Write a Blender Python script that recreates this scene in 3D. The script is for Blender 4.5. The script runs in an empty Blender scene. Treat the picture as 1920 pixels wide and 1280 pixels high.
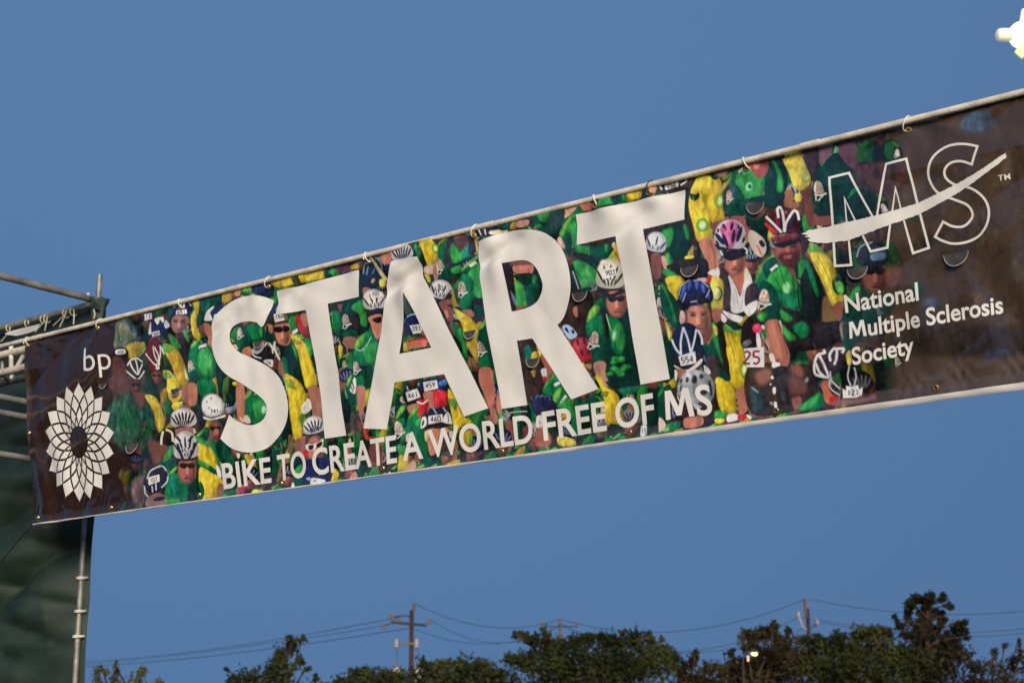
import bpy, bmesh, math, random
import numpy as np
from mathutils import Vector, Matrix

R = math.radians
scene = bpy.context.scene
# ---------------------------------------------------------------- CAMERA, SKY, SUN, EXPOSURE
cam_d = bpy.data.cameras.new('camera'); cam = bpy.data.objects.new('camera', cam_d)
scene.collection.objects.link(cam); scene.camera = cam
cam.location = (0, 0, 1.6); cam.rotation_euler = (R(90 + 14), 0, 0)
cam_d.sensor_width = 36; cam_d.lens = 60.0; cam_d.clip_end = 6000
cam_d.dof.use_dof = True; cam_d.dof.focus_distance = 7.9; cam_d.dof.aperture_fstop = 5.0
SUN_EL, SUN_AZ = 16.0, 172.0          # degrees; azimuth clockwise from the view direction (+Y): low, behind the camera
w = bpy.data.worlds.new('World'); scene.world = w; w.use_nodes = True
nt = w.node_tree; nt.nodes.clear()
out = nt.nodes.new('ShaderNodeOutputWorld'); bg = nt.nodes.new('ShaderNodeBackground')
sky = nt.nodes.new('ShaderNodeTexSky'); sky.sky_type = 'NISHITA'; sky.sun_disc = False
sky.sun_elevation = R(SUN_EL); sky.sun_rotation = R(SUN_AZ)
sky.air_density = 1.0; sky.dust_density = 0.4; sky.ozone_density = 4.0; sky.altitude = 0
# the look-up direction is drawn towards 26 degrees: a clear dusk sky, one even blue that dims a little towards the horizon
geo_ = nt.nodes.new('ShaderNodeTexCoord'); sx = nt.nodes.new('ShaderNodeSeparateXYZ'); cx = nt.nodes.new('ShaderNodeCombineXYZ')
mz = nt.nodes.new('ShaderNodeMath'); mz.operation = 'MULTIPLY_ADD'; mz.inputs[1].default_value = -0.25; mz.inputs[2].default_value = 0.52
nt.links.new(geo_.outputs['Generated'], sx.inputs[0]); nt.links.new(sx.outputs['X'], cx.inputs['X']); nt.links.new(sx.outputs['Y'], cx.inputs['Y'])
nt.links.new(sx.outputs['Z'], mz.inputs[0]); nt.links.new(mz.outputs[0], cx.inputs['Z'])
nz_ = nt.nodes.new('ShaderNodeVectorMath'); nz_.operation = 'NORMALIZE'; nt.links.new(cx.outputs[0], nz_.inputs[0]); nt.links.new(nz_.outputs[0], sky.inputs['Vector'])
hsv = nt.nodes.new('ShaderNodeHueSaturation'); hsv.inputs['Saturation'].default_value = 1.0
nt.links.new(sky.outputs[0], hsv.inputs['Color']); nt.links.new(hsv.outputs[0], bg.inputs['Color'])
nt.links.new(bg.outputs[0], out.inputs[0]); bg.inputs['Strength'].default_value = 0.095
sd = bpy.data.lights.new('sun', 'SUN'); sd.energy = 4.3; sd.angle = R(28); sd.color = (1.0, 0.855, 0.67)
sun = bpy.data.objects.new('sun', sd); scene.collection.objects.link(sun)
_d = Vector((math.sin(R(SUN_AZ)) * math.cos(R(SUN_EL)), math.cos(R(SUN_AZ)) * math.cos(R(SUN_EL)), math.sin(R(SUN_EL))))
sun.rotation_euler = _d.to_track_quat('Z', 'Y').to_euler()
vs = scene.view_settings; vs.view_transform = 'Standard'; vs.look = 'None'; vs.exposure = 0.0; vs.gamma = 1.0; vs.use_curve_mapping = False
scene.render.resolution_x, scene.render.resolution_y = 1024, 682

# ---------------------------------------------------------------- PRINT
# The banner's printed photograph, drawn flat in banner metres (s along the
# top edge, h down the cloth).  Points were surveyed off the photograph and are
# carried onto the banner's plane by SV(); everything below lives on the cloth.
CAM_Z = 1.6; FPX = 3200.0; PITCH = math.radians(14.0)
def view_ray(x, y):
    x = np.asarray(x, float); y = np.asarray(y, float)
    a = (x - 960) / FPX; b = (640 - y) / FPX
    c, s = math.cos(PITCH), math.sin(PITCH)
    return np.stack([a, c - b * s, s + b * c], -1)
BAN_O = view_ray(48, 640) * 9.6                       # top left corner, relative to the eye
_b = view_ray(1920, 175); _b = _b * (BAN_O[2] / _b[2])
BAN_D = (_b - BAN_O) / np.linalg.norm(_b - BAN_O)     # along the pipe
BAN_F = np.array([BAN_D[1], -BAN_D[0], 0.0])          # horizontal, out of the printed face
_t = math.radians(8.0)                                # the cloth's foot is blown back a little
BAN_E = np.array([0, 0, -1.0]) * math.cos(_t) - BAN_F * math.sin(_t)
BAN_N = np.cross(BAN_D, BAN_E)
if BAN_N @ BAN_F < 0: BAN_N = -BAN_N
BAN_W, BAN_H = 6.16, 1.026
def SV(p):
    p = np.asarray(p, float).reshape(-1, 2)
    r = view_ray(p[:, 0], p[:, 1])
    P = r * ((BAN_O @ BAN_N) / (r @ BAN_N))[:, None] - BAN_O
    return np.stack([P @ BAN_D, P @ BAN_E], 1)

PITCH_M = 0.0026                                      # print resolution on the cloth
NX = int(BAN_W / PITCH_M); NY = int(BAN_H / PITCH_M); SS = 2
CAN = np.zeros((NY * SS, NX * SS, 3), np.float32)
def vnoise(shape, cell, seed):
    r = np.random.RandomState(seed); h, w = shape; cy, cx = cell
    g = r.rand(int(h / cy) + 3, int(w / cx) + 3).astype(np.float32)
    y = np.arange(h) / cy; x = np.arange(w) / cx
    yi = y.astype(int); xi = x.astype(int)
    fy = (y - yi)[:, None]; fx = (x - xi)[None]; fy = fy * fy * (3 - 2 * fy); fx = fx * fx * (3 - 2 * fx)
    a = g[yi][:, xi]; b = g[yi][:, xi + 1]; c = g[yi + 1][:, xi]; d = g[yi + 1][:, xi + 1]
    return ((a * (1 - fx) + b * fx) * (1 - fy) + (c * (1 - fx) + d * fx) * fy).astype(np.float32)
_sh = CAN.shape[:2]
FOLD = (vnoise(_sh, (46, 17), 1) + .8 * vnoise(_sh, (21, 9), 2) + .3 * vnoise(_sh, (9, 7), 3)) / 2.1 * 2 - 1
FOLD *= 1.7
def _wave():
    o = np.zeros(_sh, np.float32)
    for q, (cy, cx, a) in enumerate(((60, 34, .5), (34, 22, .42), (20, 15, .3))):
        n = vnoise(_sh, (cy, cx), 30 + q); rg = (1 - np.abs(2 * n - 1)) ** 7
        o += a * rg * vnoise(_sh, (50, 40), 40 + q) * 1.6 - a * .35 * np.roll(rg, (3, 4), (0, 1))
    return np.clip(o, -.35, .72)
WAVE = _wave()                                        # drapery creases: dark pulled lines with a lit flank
def _grain():
    a = vnoise(_sh, (15, 9), 51) - .5; b = vnoise(_sh, (7, 6), 52) - .5; d = vnoise(_sh, (30, 16), 53) - .5
    return (1.1 * a + .8 * b + 1.2 * d).astype(np.float32)
GRAIN = _grain()
CLOUD = vnoise(_sh, (60, 60), 4) * .6 + vnoise(_sh, (24, 26), 5) * .4
def lin(c):
    c = np.asarray(c, float) / 255
    return np.where(c <= .04045, c / 12.92, ((c + .055) / 1.055) ** 2.4)
def spline(p, n=5):
    p = np.asarray(p, float); a = np.roll(p, 1, 0); b = p; c = np.roll(p, -1, 0); d = np.roll(p, -2, 0)
    out = []
    for t in np.arange(n) / n:
        out.append(.5 * (2 * b + (c - a) * t + (2 * a - 5 * b + 4 * c - d) * t * t + (-a + 3 * b - 3 * c + d) * t ** 3))
    return np.stack(out, 1).reshape(-1, 2)
def blur(m, r):
    k = max(1, int(r))
    for ax in (0, 1):
        for _ in range(2):
            c = np.cumsum(np.pad(m, [(k + 1, k) if a == ax else (0, 0) for a in (0, 1)]), ax)
            n = m.shape[ax]
            m = (np.take(c, np.arange(2 * k + 1, 2 * k + 1 + n), ax) - np.take(c, np.arange(n), ax)) / (2 * k + 1)
    return m
def fill(px, col, fold=.3, alpha=1.0, soft=0):
    q = SV(px) / PITCH_M * SS
    pad = 2 + 3 * soft
    x0 = max(0, int(q[:, 0].min()) - pad); x1 = min(CAN.shape[1], int(q[:, 0].max()) + pad + 2)
    y0 = max(0, int(q[:, 1].min()) - pad); y1 = min(CAN.shape[0], int(q[:, 1].max()) + pad + 2)
    if x1 <= x0 or y1 <= y0: return
    X = np.arange(x0, x1) + .5; m = np.zeros((y1 - y0, x1 - x0), bool)
    a = q; b = np.roll(q, -1, 0)
    Y = np.arange(y0, y1) + .5
    for i in range(len(a)):
        ya, yb = a[i, 1], b[i, 1]
        if ya == yb: continue
        lo, hi = (ya, yb) if ya < yb else (yb, ya)
        r0 = max(0, int(math.ceil(lo - .5)) - y0); r1 = min(y1 - y0, int(math.ceil(hi - .5)) - y0)
        if r1 <= r0: continue
        xs = a[i, 0] + (Y[r0:r1] - ya) / (yb - ya) * (b[i, 0] - a[i, 0])
        m[r0:r1] ^= X[None] > xs[:, None]
    m = m.astype(np.float32)
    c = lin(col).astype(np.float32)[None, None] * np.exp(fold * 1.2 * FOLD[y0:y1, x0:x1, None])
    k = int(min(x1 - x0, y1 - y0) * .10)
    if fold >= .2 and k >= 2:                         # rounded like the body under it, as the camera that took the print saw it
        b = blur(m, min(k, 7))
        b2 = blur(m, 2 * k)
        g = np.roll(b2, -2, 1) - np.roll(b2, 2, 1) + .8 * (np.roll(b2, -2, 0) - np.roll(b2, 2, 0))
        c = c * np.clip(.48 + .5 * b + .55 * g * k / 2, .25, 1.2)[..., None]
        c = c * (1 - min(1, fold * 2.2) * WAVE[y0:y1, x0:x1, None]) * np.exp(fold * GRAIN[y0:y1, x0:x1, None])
    if soft: m = blur(m, soft)
    m = (m * alpha)[..., None]
    CAN[y0:y1, x0:x1] = CAN[y0:y1, x0:x1] * (1 - m) + c * m
class Fr:                                             # a survey sheet: origin and magnification
    def __init__(s, x, y, k): s.o = np.array([x, y], float); s.k = k
    def g(s, pts): return np.asarray(pts, float).reshape(-1, 2) / s.k + s.o
def P(F, col, pts, smooth=True, **k):
    if col in (GL, LM): k.setdefault('soft', 2); k.setdefault('alpha', .88)
    if 'fold' not in k and (min(col) > 140 or (col[0] > col[1] * 1.25 > col[2] and col[0] > 80 and col[1] > col[0] * .45)): k['fold'] = .16   # skin and white cloth: smooth
    p = F.g(pts); fill(spline(p) if smooth else p, col, **k)
def E(F, col, cx, cy, rx, ry, rot=0, **k):
    t = np.linspace(0, 2 * math.pi, 28, endpoint=False); c, s = math.cos(math.radians(rot)), math.sin(math.radians(rot))
    x = rx * np.cos(t); y = ry * np.sin(t)
    fill(F.g(np.stack([cx + x * c - y * s, cy + x * s + y * c], 1)), col, **k)
def Lx(F, col, w, pts, **k):
    k.setdefault('fold', .1)
    p = np.asarray(pts, float).reshape(-1, 2)
    if len(p) > 2:
        e = np.vstack([2 * p[0] - p[1], p, 2 * p[-1] - p[-2]]); o = []
        for i in range(1, len(e) - 2):
            a, b, c, d = e[i - 1], e[i], e[i + 1], e[i + 2]
            for t in (0, .25, .5, .75):
                o.append(.5 * (2 * b + (c - a) * t + (2 * a - 5 * b + 4 * c - d) * t * t + (-a + 3 * b - 3 * c + d) * t ** 3))
        p = np.array(o + [p[-1]])
    d = np.gradient(p, axis=0); n = np.stack([-d[:, 1], d[:, 0]], 1); n /= np.linalg.norm(n, axis=1)[:, None] + 1e-9
    fill(F.g(np.vstack([p + n * w / 2, (p - n * w / 2)[::-1]])), col, **k)
DIG = {'0': [(0,0,1,0,1,2,0,2,0,0)], '1': [(.5,0,.5,2)], '2': [(0,.3,.5,0,1,.5,0,2,1,2)], '3': [(0,0,1,0,.45,.8,1,1.4,.6,2,0,1.8)],
       '4': [(.75,2,.75,0,0,1.4,1,1.4)], '5': [(1,0,.1,0,0,.9,.8,.9,1,1.5,.6,2,0,1.9)], '6': [(.9,0,.1,1,0,1.6,.5,2,1,1.5,.6,1,.1,1.3)],
       '7': [(0,0,1,0,.3,2)], '8': [(.5,0,1,.5,0,1.5,.5,2,1,1.5,0,.5,.5,0)], '9': [(.2,2,1,.8,.8,0,.2,0,0,.7,.5,1,1,.6)]}
def T(F, txt, cx, cy, h, rot=0, col=(60, 55, 55), wt=.2):
    c, s = math.cos(math.radians(rot)), math.sin(math.radians(rot)); n = len(txt); w = h * .5
    for i, ch in enumerate(txt):
        for st in DIG[ch]:
            q = np.array(st, float).reshape(-1, 2)
            x = (i - (n - 1) / 2) * w * 1.45 + (q[:, 0] - .5) * w; y = (q[:, 1] - 1) * h / 2
            q = np.stack([cx + x * c - y * s, cy + x * s + y * c], 1)
            for a, b in zip(q[:-1], q[1:]): Lx(F, col, h * wt, [a, b])
def face(F, cx, cy, w, h, col=(165, 104, 80), glass=True, rot=0):
    d = lambda k: tuple(v * k for v in col)
    R = math.radians(rot); c, s = math.cos(R), math.sin(R)
    def at(x, y): return cx + x * w * c - y * h * s, cy + x * w * s + y * h * c
    E(F, d(.72), cx, cy, w * .5, h * .5, rot, fold=.12, soft=1)
    x, y = at(-.08, .0); E(F, col, x, y, w * .36, h * .42, rot, fold=.12, soft=3)
    x, y = at(.24, .1); E(F, d(.55), x, y, w * .16, h * .33, rot, soft=3, alpha=.7)
    x, y = at(-.02, .08); E(F, tuple(min(255, v * 1.22) for v in col), x, y, w * .07, h * .15, rot, soft=1, fold=.05)
    x, y = at(.02, .22); E(F, d(.6), x, y, w * .1, h * .03, rot, soft=1)
    x, y = at(.0, .31); E(F, d(.52), x, y, w * .17, h * .035, rot, soft=1)
    if glass:
        x, y = at(-.2, -.12); E(F, (28, 24, 26), x, y, w * .2, h * .1, rot + 8, soft=0)
        x, y = at(.2, -.12); E(F, (28, 24, 26), x, y, w * .2, h * .1, rot - 8, soft=0)
        x, y = at(0, -.15); E(F, (30, 26, 28), x, y, w * .46, h * .04, rot)
    else:
        for q in (-.2, .2):
            x, y = at(q, -.12); E(F, d(.4), x, y, w * .12, h * .05, rot, soft=1)
            x, y = at(q, -.2); E(F, d(.5), x, y, w * .16, h * .025, rot, soft=1)
def helmet(F, cx, cy, rx, ry, rot=0, shell=(205, 200, 190), vent=(35, 34, 48), n=5, txt=None, rim=(40, 36, 40)):
    R = math.radians(rot); c, s = math.cos(R), math.sin(R)
    def tr(x, y): return cx + x * rx * c - y * ry * s, cy + x * rx * s + y * ry * c
    pts = []
    for a in np.linspace(180, 360, 15): pts += [tr(math.cos(math.radians(a)), math.sin(math.radians(a)) * 1.0)]
    for x, y in ((1.02, .35), (.8, .62), (.3, .72), (-.3, .72), (-.8, .62), (-1.02, .35)): pts.append(tr(x, y))
    x, y = tr(0, .66); E(F, rim, x, y, rx * .92, ry * .22, rot)
    P(F, tuple(v * .8 for v in shell), pts, fold=.12)
    x, y = tr(-.2, -.25); E(F, shell, x, y, rx * .72, ry * .62, rot, soft=3, fold=.1)
    for i in range(n):
        q = (i - (n - 1) / 2) / max(1, (n - 1) / 2) if n > 1 else 0
        x, y = tr(q * .72, -.2 + .25 * q * q); E(F, vent, x, y, rx * .085, ry * .46, rot + q * 30, fold=.2)
        if i < n - 1:
            q += 1 / max(1, n - 1)
            x, y = tr(q * .5, .38); E(F, vent, x, y, rx * .06, ry * .22, rot + q * 18, fold=.2)
    if txt:
        x, y = tr(0, .22); a = [tr(-.45, .02), tr(.45, .02), tr(.42, .46), tr(-.42, .46)]
        P(F, (212, 207, 198), a, smooth=False, fold=.05); x, y = tr(0, .24); T(F, txt, x, y, ry * .26, rot)
def roundel(F, cx, cy, rx, ry, rim=(40, 120, 40)):
    t = np.linspace(0, 2 * math.pi, 36, endpoint=False); k = np.where(np.arange(36) % 2, 1.0, .84)
    fill(F.g(np.stack([cx + rx * k * np.cos(t), cy + ry * k * np.sin(t)], 1)), rim, fold=.1)
    E(F, (120, 175, 55), cx, cy, rx * .74, ry * .74, fold=.1); E(F, (222, 220, 170), cx, cy, rx * .42, ry * .42, soft=2, fold=.05)
def patch(F, cx, cy, k, rot=0):                       # the cream shoulder badge with its dark figure
    R = math.radians(rot); c, s = math.cos(R), math.sin(R)
    tr = lambda x, y: (cx + k * (x * c - y * s), cy + k * (x * s + y * c))
    P(F, (196, 176, 154), [tr(*p) for p in ((-.5, -1), (.0, -.95), (.35, -.4), (.5, .05), (.1, .3), (-.45, .2), (-.6, -.3))], fold=.45)
    for p in ((-.3, -.6, .1, .3), (.05, -.4, .08, .3), (-.3, -.1, .1, .16)): E(F, (150, 112, 86), *tr(p[0], p[1]), k * p[2], k * p[3], rot, alpha=.8)
    Lx(F, (206, 204, 190), k * .16, [tr(-.5, .36), tr(.1, .42), tr(.75, .12)]); Lx(F, (206, 204, 190), k * .12, [tr(-.35, .5), tr(-.3, 1.0)]); Lx(F, (206, 204, 190), k * .12, [tr(.4, .4), tr(-.1, 1.0)])
    E(F, (24, 40, 36), *tr(-.08, .62), k * .16, k * .16, rot)

G=(16,104,60); GL=(52,148,64); GD=(9,66,48); GK=(12,44,36); LM=(126,184,72); Y=(208,178,44); YD=(168,138,40); YP=(200,180,70)
BK=(34,28,29); DK=(52,40,36); SK=(168,106,82); SKD=(108,62,50); W=(206,201,191); NV=(30,36,74); RD=(186,38,46); GR=(120,124,122)
A1=Fr(220,540,6.095); A2=Fr(220,740,6.095); A3=Fr(420,560,5.818); A4=Fr(420,740,5.818); A5=Fr(620,460,5.818); A6=Fr(640,680,5.818)
A7=Fr(780,420,5.818); A8=Fr(860,620,5.818); B1=Fr(1000,360,5.818); B2=Fr(1000,570,5.818); B3=Fr(1200,300,5.818); B4=Fr(1200,500,5.818)
B5=Fr(1200,650,7.109); B6=Fr(1380,270,5.818); B7=Fr(1380,450,5.818); B8=Fr(1380,600,6.4); D1=Fr(1480,160,3.5545); D2=Fr(1480,440,3.5545)
E1=Fr(0,500,5.334); E2=Fr(0,700,4.0); C8=Fr(1040,320,2.56); C9=Fr(1220,270,2.327); I=Fr(0,0,1)

def rider(r, x, y, k, dim):
    """one more rider in the body of the crowd, k = head radius"""
    F = Fr(x, y, 1 / k); j = lambda c: tuple(min(255, v * dim * r.uniform(.9, 1.1)) for v in c); t = r.uniform(-.25, .25); m = r.choice([-1, 1])
    q = lambda pts: [v for a, b in pts for v in (m * a + t * b * .4 + r.uniform(-.09, .09), b + r.uniform(-.09, .09))]
    P(F, j(G), q([(-2.1,1.7), (-1.2,1.05), (0,1.25), (1.2,1.05), (2.1,1.7), (2.3,3.5), (1.5,5.2), (-1.5,5.2), (-2.3,3.5)]), fold=.35)
    P(F, j(GK), q([(-.45,1.3), (.6,1.3), (.9,3.0), (.7,5.0), (-.4,5.0)]), fold=.3); P(F, j(GL), q([(-1.7,1.7), (-.6,1.45), (-.5,2.6), (-.9,3.3), (-1.6,3.0)]), fold=.3)
    P(F, j(Y) if r.random() < .7 else j(GL), q([(1.1,1.1), (2.1,1.7), (2.6,3.5), (1.8,3.8), (1.3,2.2)]), fold=.3); P(F, j(GD), q([(-2.1,1.7), (-1.5,1.5), (-1.5,3.3), (-2.5,3.4)]), fold=.3); P(F, j(LM), q([(-2.1,1.75), (-1.4,1.2), (-1.2,1.3), (-1.8,1.9)]))
    patch(F, -2.0 * m, 2.6, .45, r.uniform(-10, 20))
    P(F, j(SK), q([(-2.4,3.35), (-1.7,3.3), (-1.45,5.0), (-1.5,6.2), (-1.95,6.2)])); P(F, j(SK), q([(1.9,3.7), (2.5,3.5), (2.3,5.2), (1.8,6.2), (1.5,6.0)]))
    P(F, j(SKD), q([(-.45,.6), (.45,.6), (.5,1.4), (0,1.7), (-.5,1.4)])); face(F, 0, .25, 1.5, 2.1, j((170,108,84)), r.random() < .7, r.uniform(-12, 12))
    sh, ve = r.choice([((204,200,192), (34,34,50)), ((36,40,78), (150,160,180)), ((40,36,42), (190,188,184)), ((150,152,156), (40,40,50)), ((30,34,60), (120,130,150)), ((196,190,176), (40,36,40))])
    helmet(F, 0, -.65, 1.05, .95, r.uniform(-14, 14), j(sh), j(ve), r.choice([4, 5, 6]))

def paint():
    r = random.Random(5)
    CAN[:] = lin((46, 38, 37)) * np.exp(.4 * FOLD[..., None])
    # dark brown ends and dim undergrowth
    P(I, (42,27,21), [20,560, 250,560, 240,700, 255,850, 235,1000, 20,1020], soft=8, fold=.1)
    P(I, (66,50,37), [1560,240, 1990,130, 1990,760, 1560,800, 1600,620, 1570,440], soft=10, fold=.1)
    for i in range(420):                              # dim mottling: bikes, legs, shadow between riders
        x = r.uniform(230, 1620); y = 640 - .245 * (x - 48) + r.uniform(10, 350 + .1 * x)
        c = r.choice([(36,30,30), (60,44,38), (22,52,40), (78,54,44), (30,30,40), (18,70,48), (90,80,50)])
        E(I, c, x, y, r.uniform(3, 13), r.uniform(5, 22), r.uniform(-25, 25), alpha=.75, soft=1)
    for i in range(170):
        x = r.uniform(260, 1600); y = 640 - .245 * (x - 48) + r.uniform(60, 320 + .1 * x); L_ = r.uniform(10, 34); a = r.uniform(-1.9, -1.1) if r.random() < .6 else r.uniform(-.4, .4)
        dx, dy = L_ * math.cos(a), L_ * math.sin(a); c = r.choice([(24,22,24), (24,22,24), (30,28,32), (16,40,34), (110,108,104), (70,60,54)])
        Lx(I, c, r.uniform(1.0, 2.6) if sum(c) > 300 else r.uniform(1.5, 4.5), [x, y, x + dx * .5 + r.uniform(-3, 3), y + dy * .5, x + dx, y + dy], alpha=.85)
    rr = random.Random(12); spots = []
    for row in range(6):
        for col in range(24):
            x = 262 + col * 60 + (row % 2) * 30 + rr.uniform(-9, 9); y = 640 - .245 * (x - 48) + (-.02 + row * .185) * (350 + .11 * x) + rr.uniform(-8, 8); spots.append((y + .2 * x, x, y))
    for _, x, y in sorted(spots):
        if x < 1650: rider(rr, x, y, (11.5 + .0058 * x) * rr.uniform(.85, 1.1), (.74 if 330 < x < 1540 else .45))
    for i in range(120):                              # right-hand end: brown ground, blurred
        x = r.uniform(1600, 1960); y = 640 - .245 * (x - 48) + r.uniform(90, 500)
        c = r.choice([(46,36,32), (78,60,46), (58,46,36), (34,40,34), (86,70,54)])
        E(I, c, x, y, r.uniform(10, 34), r.uniform(5, 22), r.uniform(-25, 10), alpha=.35, soft=6)
    P(D2, (80,68,60), [700,880, 900,810, 1564,800, 1564,960, 900,1060, 700,1080], soft=14, alpha=.45, fold=.08)
    P(D2, (40,34,30), [700,690, 1000,600, 1564,640, 1564,790, 900,800, 720,760], soft=10, alpha=.8)
    P(D2, (52,66,84), [1310,780, 1450,760, 1450,820, 1310,830], soft=4, alpha=.6)
    P(D2, (60,76,96), [900,440, 980,420, 1000,480, 910,500], soft=3, alpha=.6)
    E(D1, (62,84,104), 1255, 260, 115, 75, -10, soft=4, alpha=.7)
    for i in range(16): Lx(D2, (74,58,46), 16, [1250+i*22, 150+r.uniform(-60,60), 1240+i*22, 560+r.uniform(-120,60)], alpha=.4, soft=3)
    # ---- A1: left block, upper
    P(A1, (104,110,80), [20,400, 130,375, 230,500, 230,620, 130,700, -20,700, -10,450], soft=2)
    E(A1, (58,98,84), 55, 602, 30, 42); E(A1, (120,130,110), 55, 602, 14, 22)
    P(A1, (58,78,90), [95,370, 160,400, 235,520, 180,520, 120,430]); P(A1, (52,72,90), [140,645, 200,600, 275,570, 285,605, 180,700])
    P(A1, (150,130,50), [120,670, 300,630, 335,700, 260,790, 240,830, 150,830]); P(A1, LM, [250,800, 330,690, 335,720, 270,800])
    E(A1, (44,36,44), 355, 345, 70, 72); P(A1, W, [325,322, 408,306, 416,370, 330,392], smooth=False); T(A1, '1137', 370, 348, 40, -8)
    P(A1, (92,60,66), [330,395, 410,400, 370,470, 300,440], soft=2)
    P(A1, GD, [540,180, 640,200, 640,420, 560,470, 520,380, 600,330]); P(A1, (110,40,48), [480,330, 590,320, 580,360])
    P(A1, NV, [355,570, 375,450, 430,372, 510,350, 575,390, 622,440, 560,530, 500,575, 400,582])
    P(A1, W, [440,372, 520,348, 540,400, 520,410, 490,380, 475,430, 455,430]); P(A1, W, [555,385, 590,400, 622,450, 575,480, 550,440]); P(A1, W, [360,540, 380,450, 400,410, 390,500, 400,540])
    P(A1, W, [408,520, 490,502, 502,556, 400,580], smooth=False); T(A1, '450', 452, 542, 34, -10)
    face(A1, 435, 625, 110, 120, (128,70,66), False)
    P(A1, NV, [615,290, 640,205, 735,160, 832,175, 846,260, 800,325, 680,330])
    for q in ([650,240,690,180], [735,170,735,250], [765,165,760,240], [800,170,835,225]): Lx(A1, W, 14, q)
    P(A1, W, [695,276, 780,260, 786,308, 690,326], smooth=False); T(A1, '841', 738, 294, 34, -8)
    face(A1, 718, 430, 165, 230, (150,106,100), False)
    P(A1, BK, [510,560, 610,535, 700,560, 860,600, 840,730, 800,900, 700,720])
    P(A1, GL, [600,560, 650,560, 745,680, 660,720]); P(A1, GL, [760,520, 800,500, 830,600, 820,640]); P(A1, (70,40,46), [680,540, 770,530, 760,680, 700,620])
    P(A1, GD, [920,120, 1110,85, 1100,250, 1000,330, 920,450, 890,390, 935,260]); P(A1, G, [1030,105, 1060,100, 1040,250, 1000,310])
    P(A1, Y, [845,150, 915,135, 936,260, 900,360, 905,450, 968,560, 890,592, 840,440, 832,330, 870,250])
    P(A1, YD, [1108,88, 1168,78, 1155,190, 1098,212]); P(A1, Y, [1214,66, 1300,45, 1290,180, 1208,196])
    P(A1, NV, [1000,360, 1050,250, 1130,210, 1290,180, 1250,360, 1080,395, 1010,392]); P(A1, W, [998,360, 1040,270, 1100,225, 1065,300, 1090,380, 1010,392]); P(A1, W, [1110,320, 1180,300, 1190,380, 1100,390], smooth=False)
    P(A1, SK, [985,430, 1050,430, 1090,520, 1085,700, 1030,600]); P(A1, SKD, [930,460, 985,440, 1000,520, 940,540])
    P(A1, G, [848,690, 900,620, 1000,560, 1030,640, 1085,720, 1145,870, 1135,1030, 1000,1060, 930,1030, 915,1112, 828,1085, 820,830])
    P(A1, GL, [930,760, 1010,680, 1085,760, 1135,880, 1100,1010, 1000,1000, 930,880], soft=2); P(A1, (100,185,90), [1000,760, 1040,740, 1090,860, 1060,960, 1020,880], soft=4, alpha=.6)
    P(A1, LM, [848,695, 866,645, 965,566, 930,622, 870,692]); P(A1, GK, [950,590, 1020,565, 1020,650, 940,650]); P(A1, W, [936,678, 1010,648, 1014,684, 940,706]); P(A1, BK, [940,700, 1010,690, 1000,708])
    P(A1, GD, [826,1000, 925,960, 935,1112, 828,1105]); patch(A1, 850, 905, 62, 10)
    P(A1, G, [940,1060, 1100,1070, 1150,1200, 1020,1280, 940,1200]); P(A1, GK, [1140,900, 1200,900, 1280,1010, 1290,1300, 1190,1280, 1150,1050])
    P(A1, SK, [822,1110, 920,1118, 914,1330, 830,1330]); P(A1, (150,92,74), [745,1130, 822,1110, 828,1300, 770,1300])
    P(A1, (176,142,40), [540,650, 640,682, 740,790, 826,1085, 742,1134, 700,1080, 640,920, 560,760]); P(A1, GL, [532,650, 632,690, 640,735, 560,752]); P(A1, (206,190,130), [770,930, 800,980, 826,1060, 790,1040])
    P(A1, (94,26,26), [318,785, 350,680, 400,600, 470,590, 522,660, 532,800, 505,900, 470,945, 400,965, 340,850])
    for q in ([335,760,380,820,445,895], [425,680,440,780,482,860,485,780,440,690], [505,670,510,760,490,870], [520,690,548,770]): Lx(A1, W, 14, q)
    P(A1, W, [440,880, 502,868, 490,940, 456,946], smooth=False); T(A1, '171', 470, 908, 30, -6)
    face(A1, 460, 1030, 140, 150, (118,62,54), True)
    P(A1, GK, [335,1060, 380,990, 440,1100, 510,1250, 490,1330, 325,1330]); P(A1, (196,176,52), [526,968, 600,955, 690,1060, 742,1190, 700,1310, 590,1200, 580,1060]); P(A1, (120,150,60), [530,985, 600,975, 630,1030, 560,1050]); Lx(A1, (200,205,190), 16, [745,1185, 720,1240, 690,1290, 640,1290])
    E(A1, (50,40,42), 218, 935, 112, 118)
    for q in ([150,860,180,930,240,1000,270,940,300,880], [212,830,232,900,244,985], [102,955,180,1020,250,1052,322,960], [120,900,160,840,230,818,300,860]): Lx(A1, (214,206,188), 16, q)
    face(A1, 225, 1140, 130, 190, (92,48,42), True)
    E(A1, BK, 50, 760, 90, 70); P(A1, W, [2,722, 92,716, 102,762, 6,772]); T(A1, '604', 50, 746, 34)
    P(A1, (84,50,44), [-30,820, 60,830, 110,960, 90,1120, -30,1150], soft=4)
    # ---- A2: left block, lower
    P(A2, (44,72,56), [-20,40, 150,20, 300,180, 310,420, 420,480, 300,620, 120,420, -20,380], soft=4, fold=.45); P(A2, (52,110,74), [140,180, 250,160, 300,260, 280,440, 180,420, 120,300], soft=5, alpha=.8, fold=.5)
    P(A2, (90,52,46), [190,0, 330,0, 300,160, 240,120]); P(A2, (186,164,52), [330,10, 440,30, 520,160, 560,330, 520,440, 470,400, 430,200, 350,70]); P(A2, GD, [330,90, 420,260, 440,420, 340,350])
    P(A2, (196,150,44), [600,0, 740,-10, 730,60, 660,110]); P(A2, Y, [650,110, 770,90, 720,170, 660,180])
    P(A2, (118,72,62), [360,540, 500,560, 520,740, 440,800, 400,700], soft=5, alpha=.7); P(A2, (104,84,84), [190,980, 360,930, 380,1160, 200,1230], soft=6)
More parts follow.
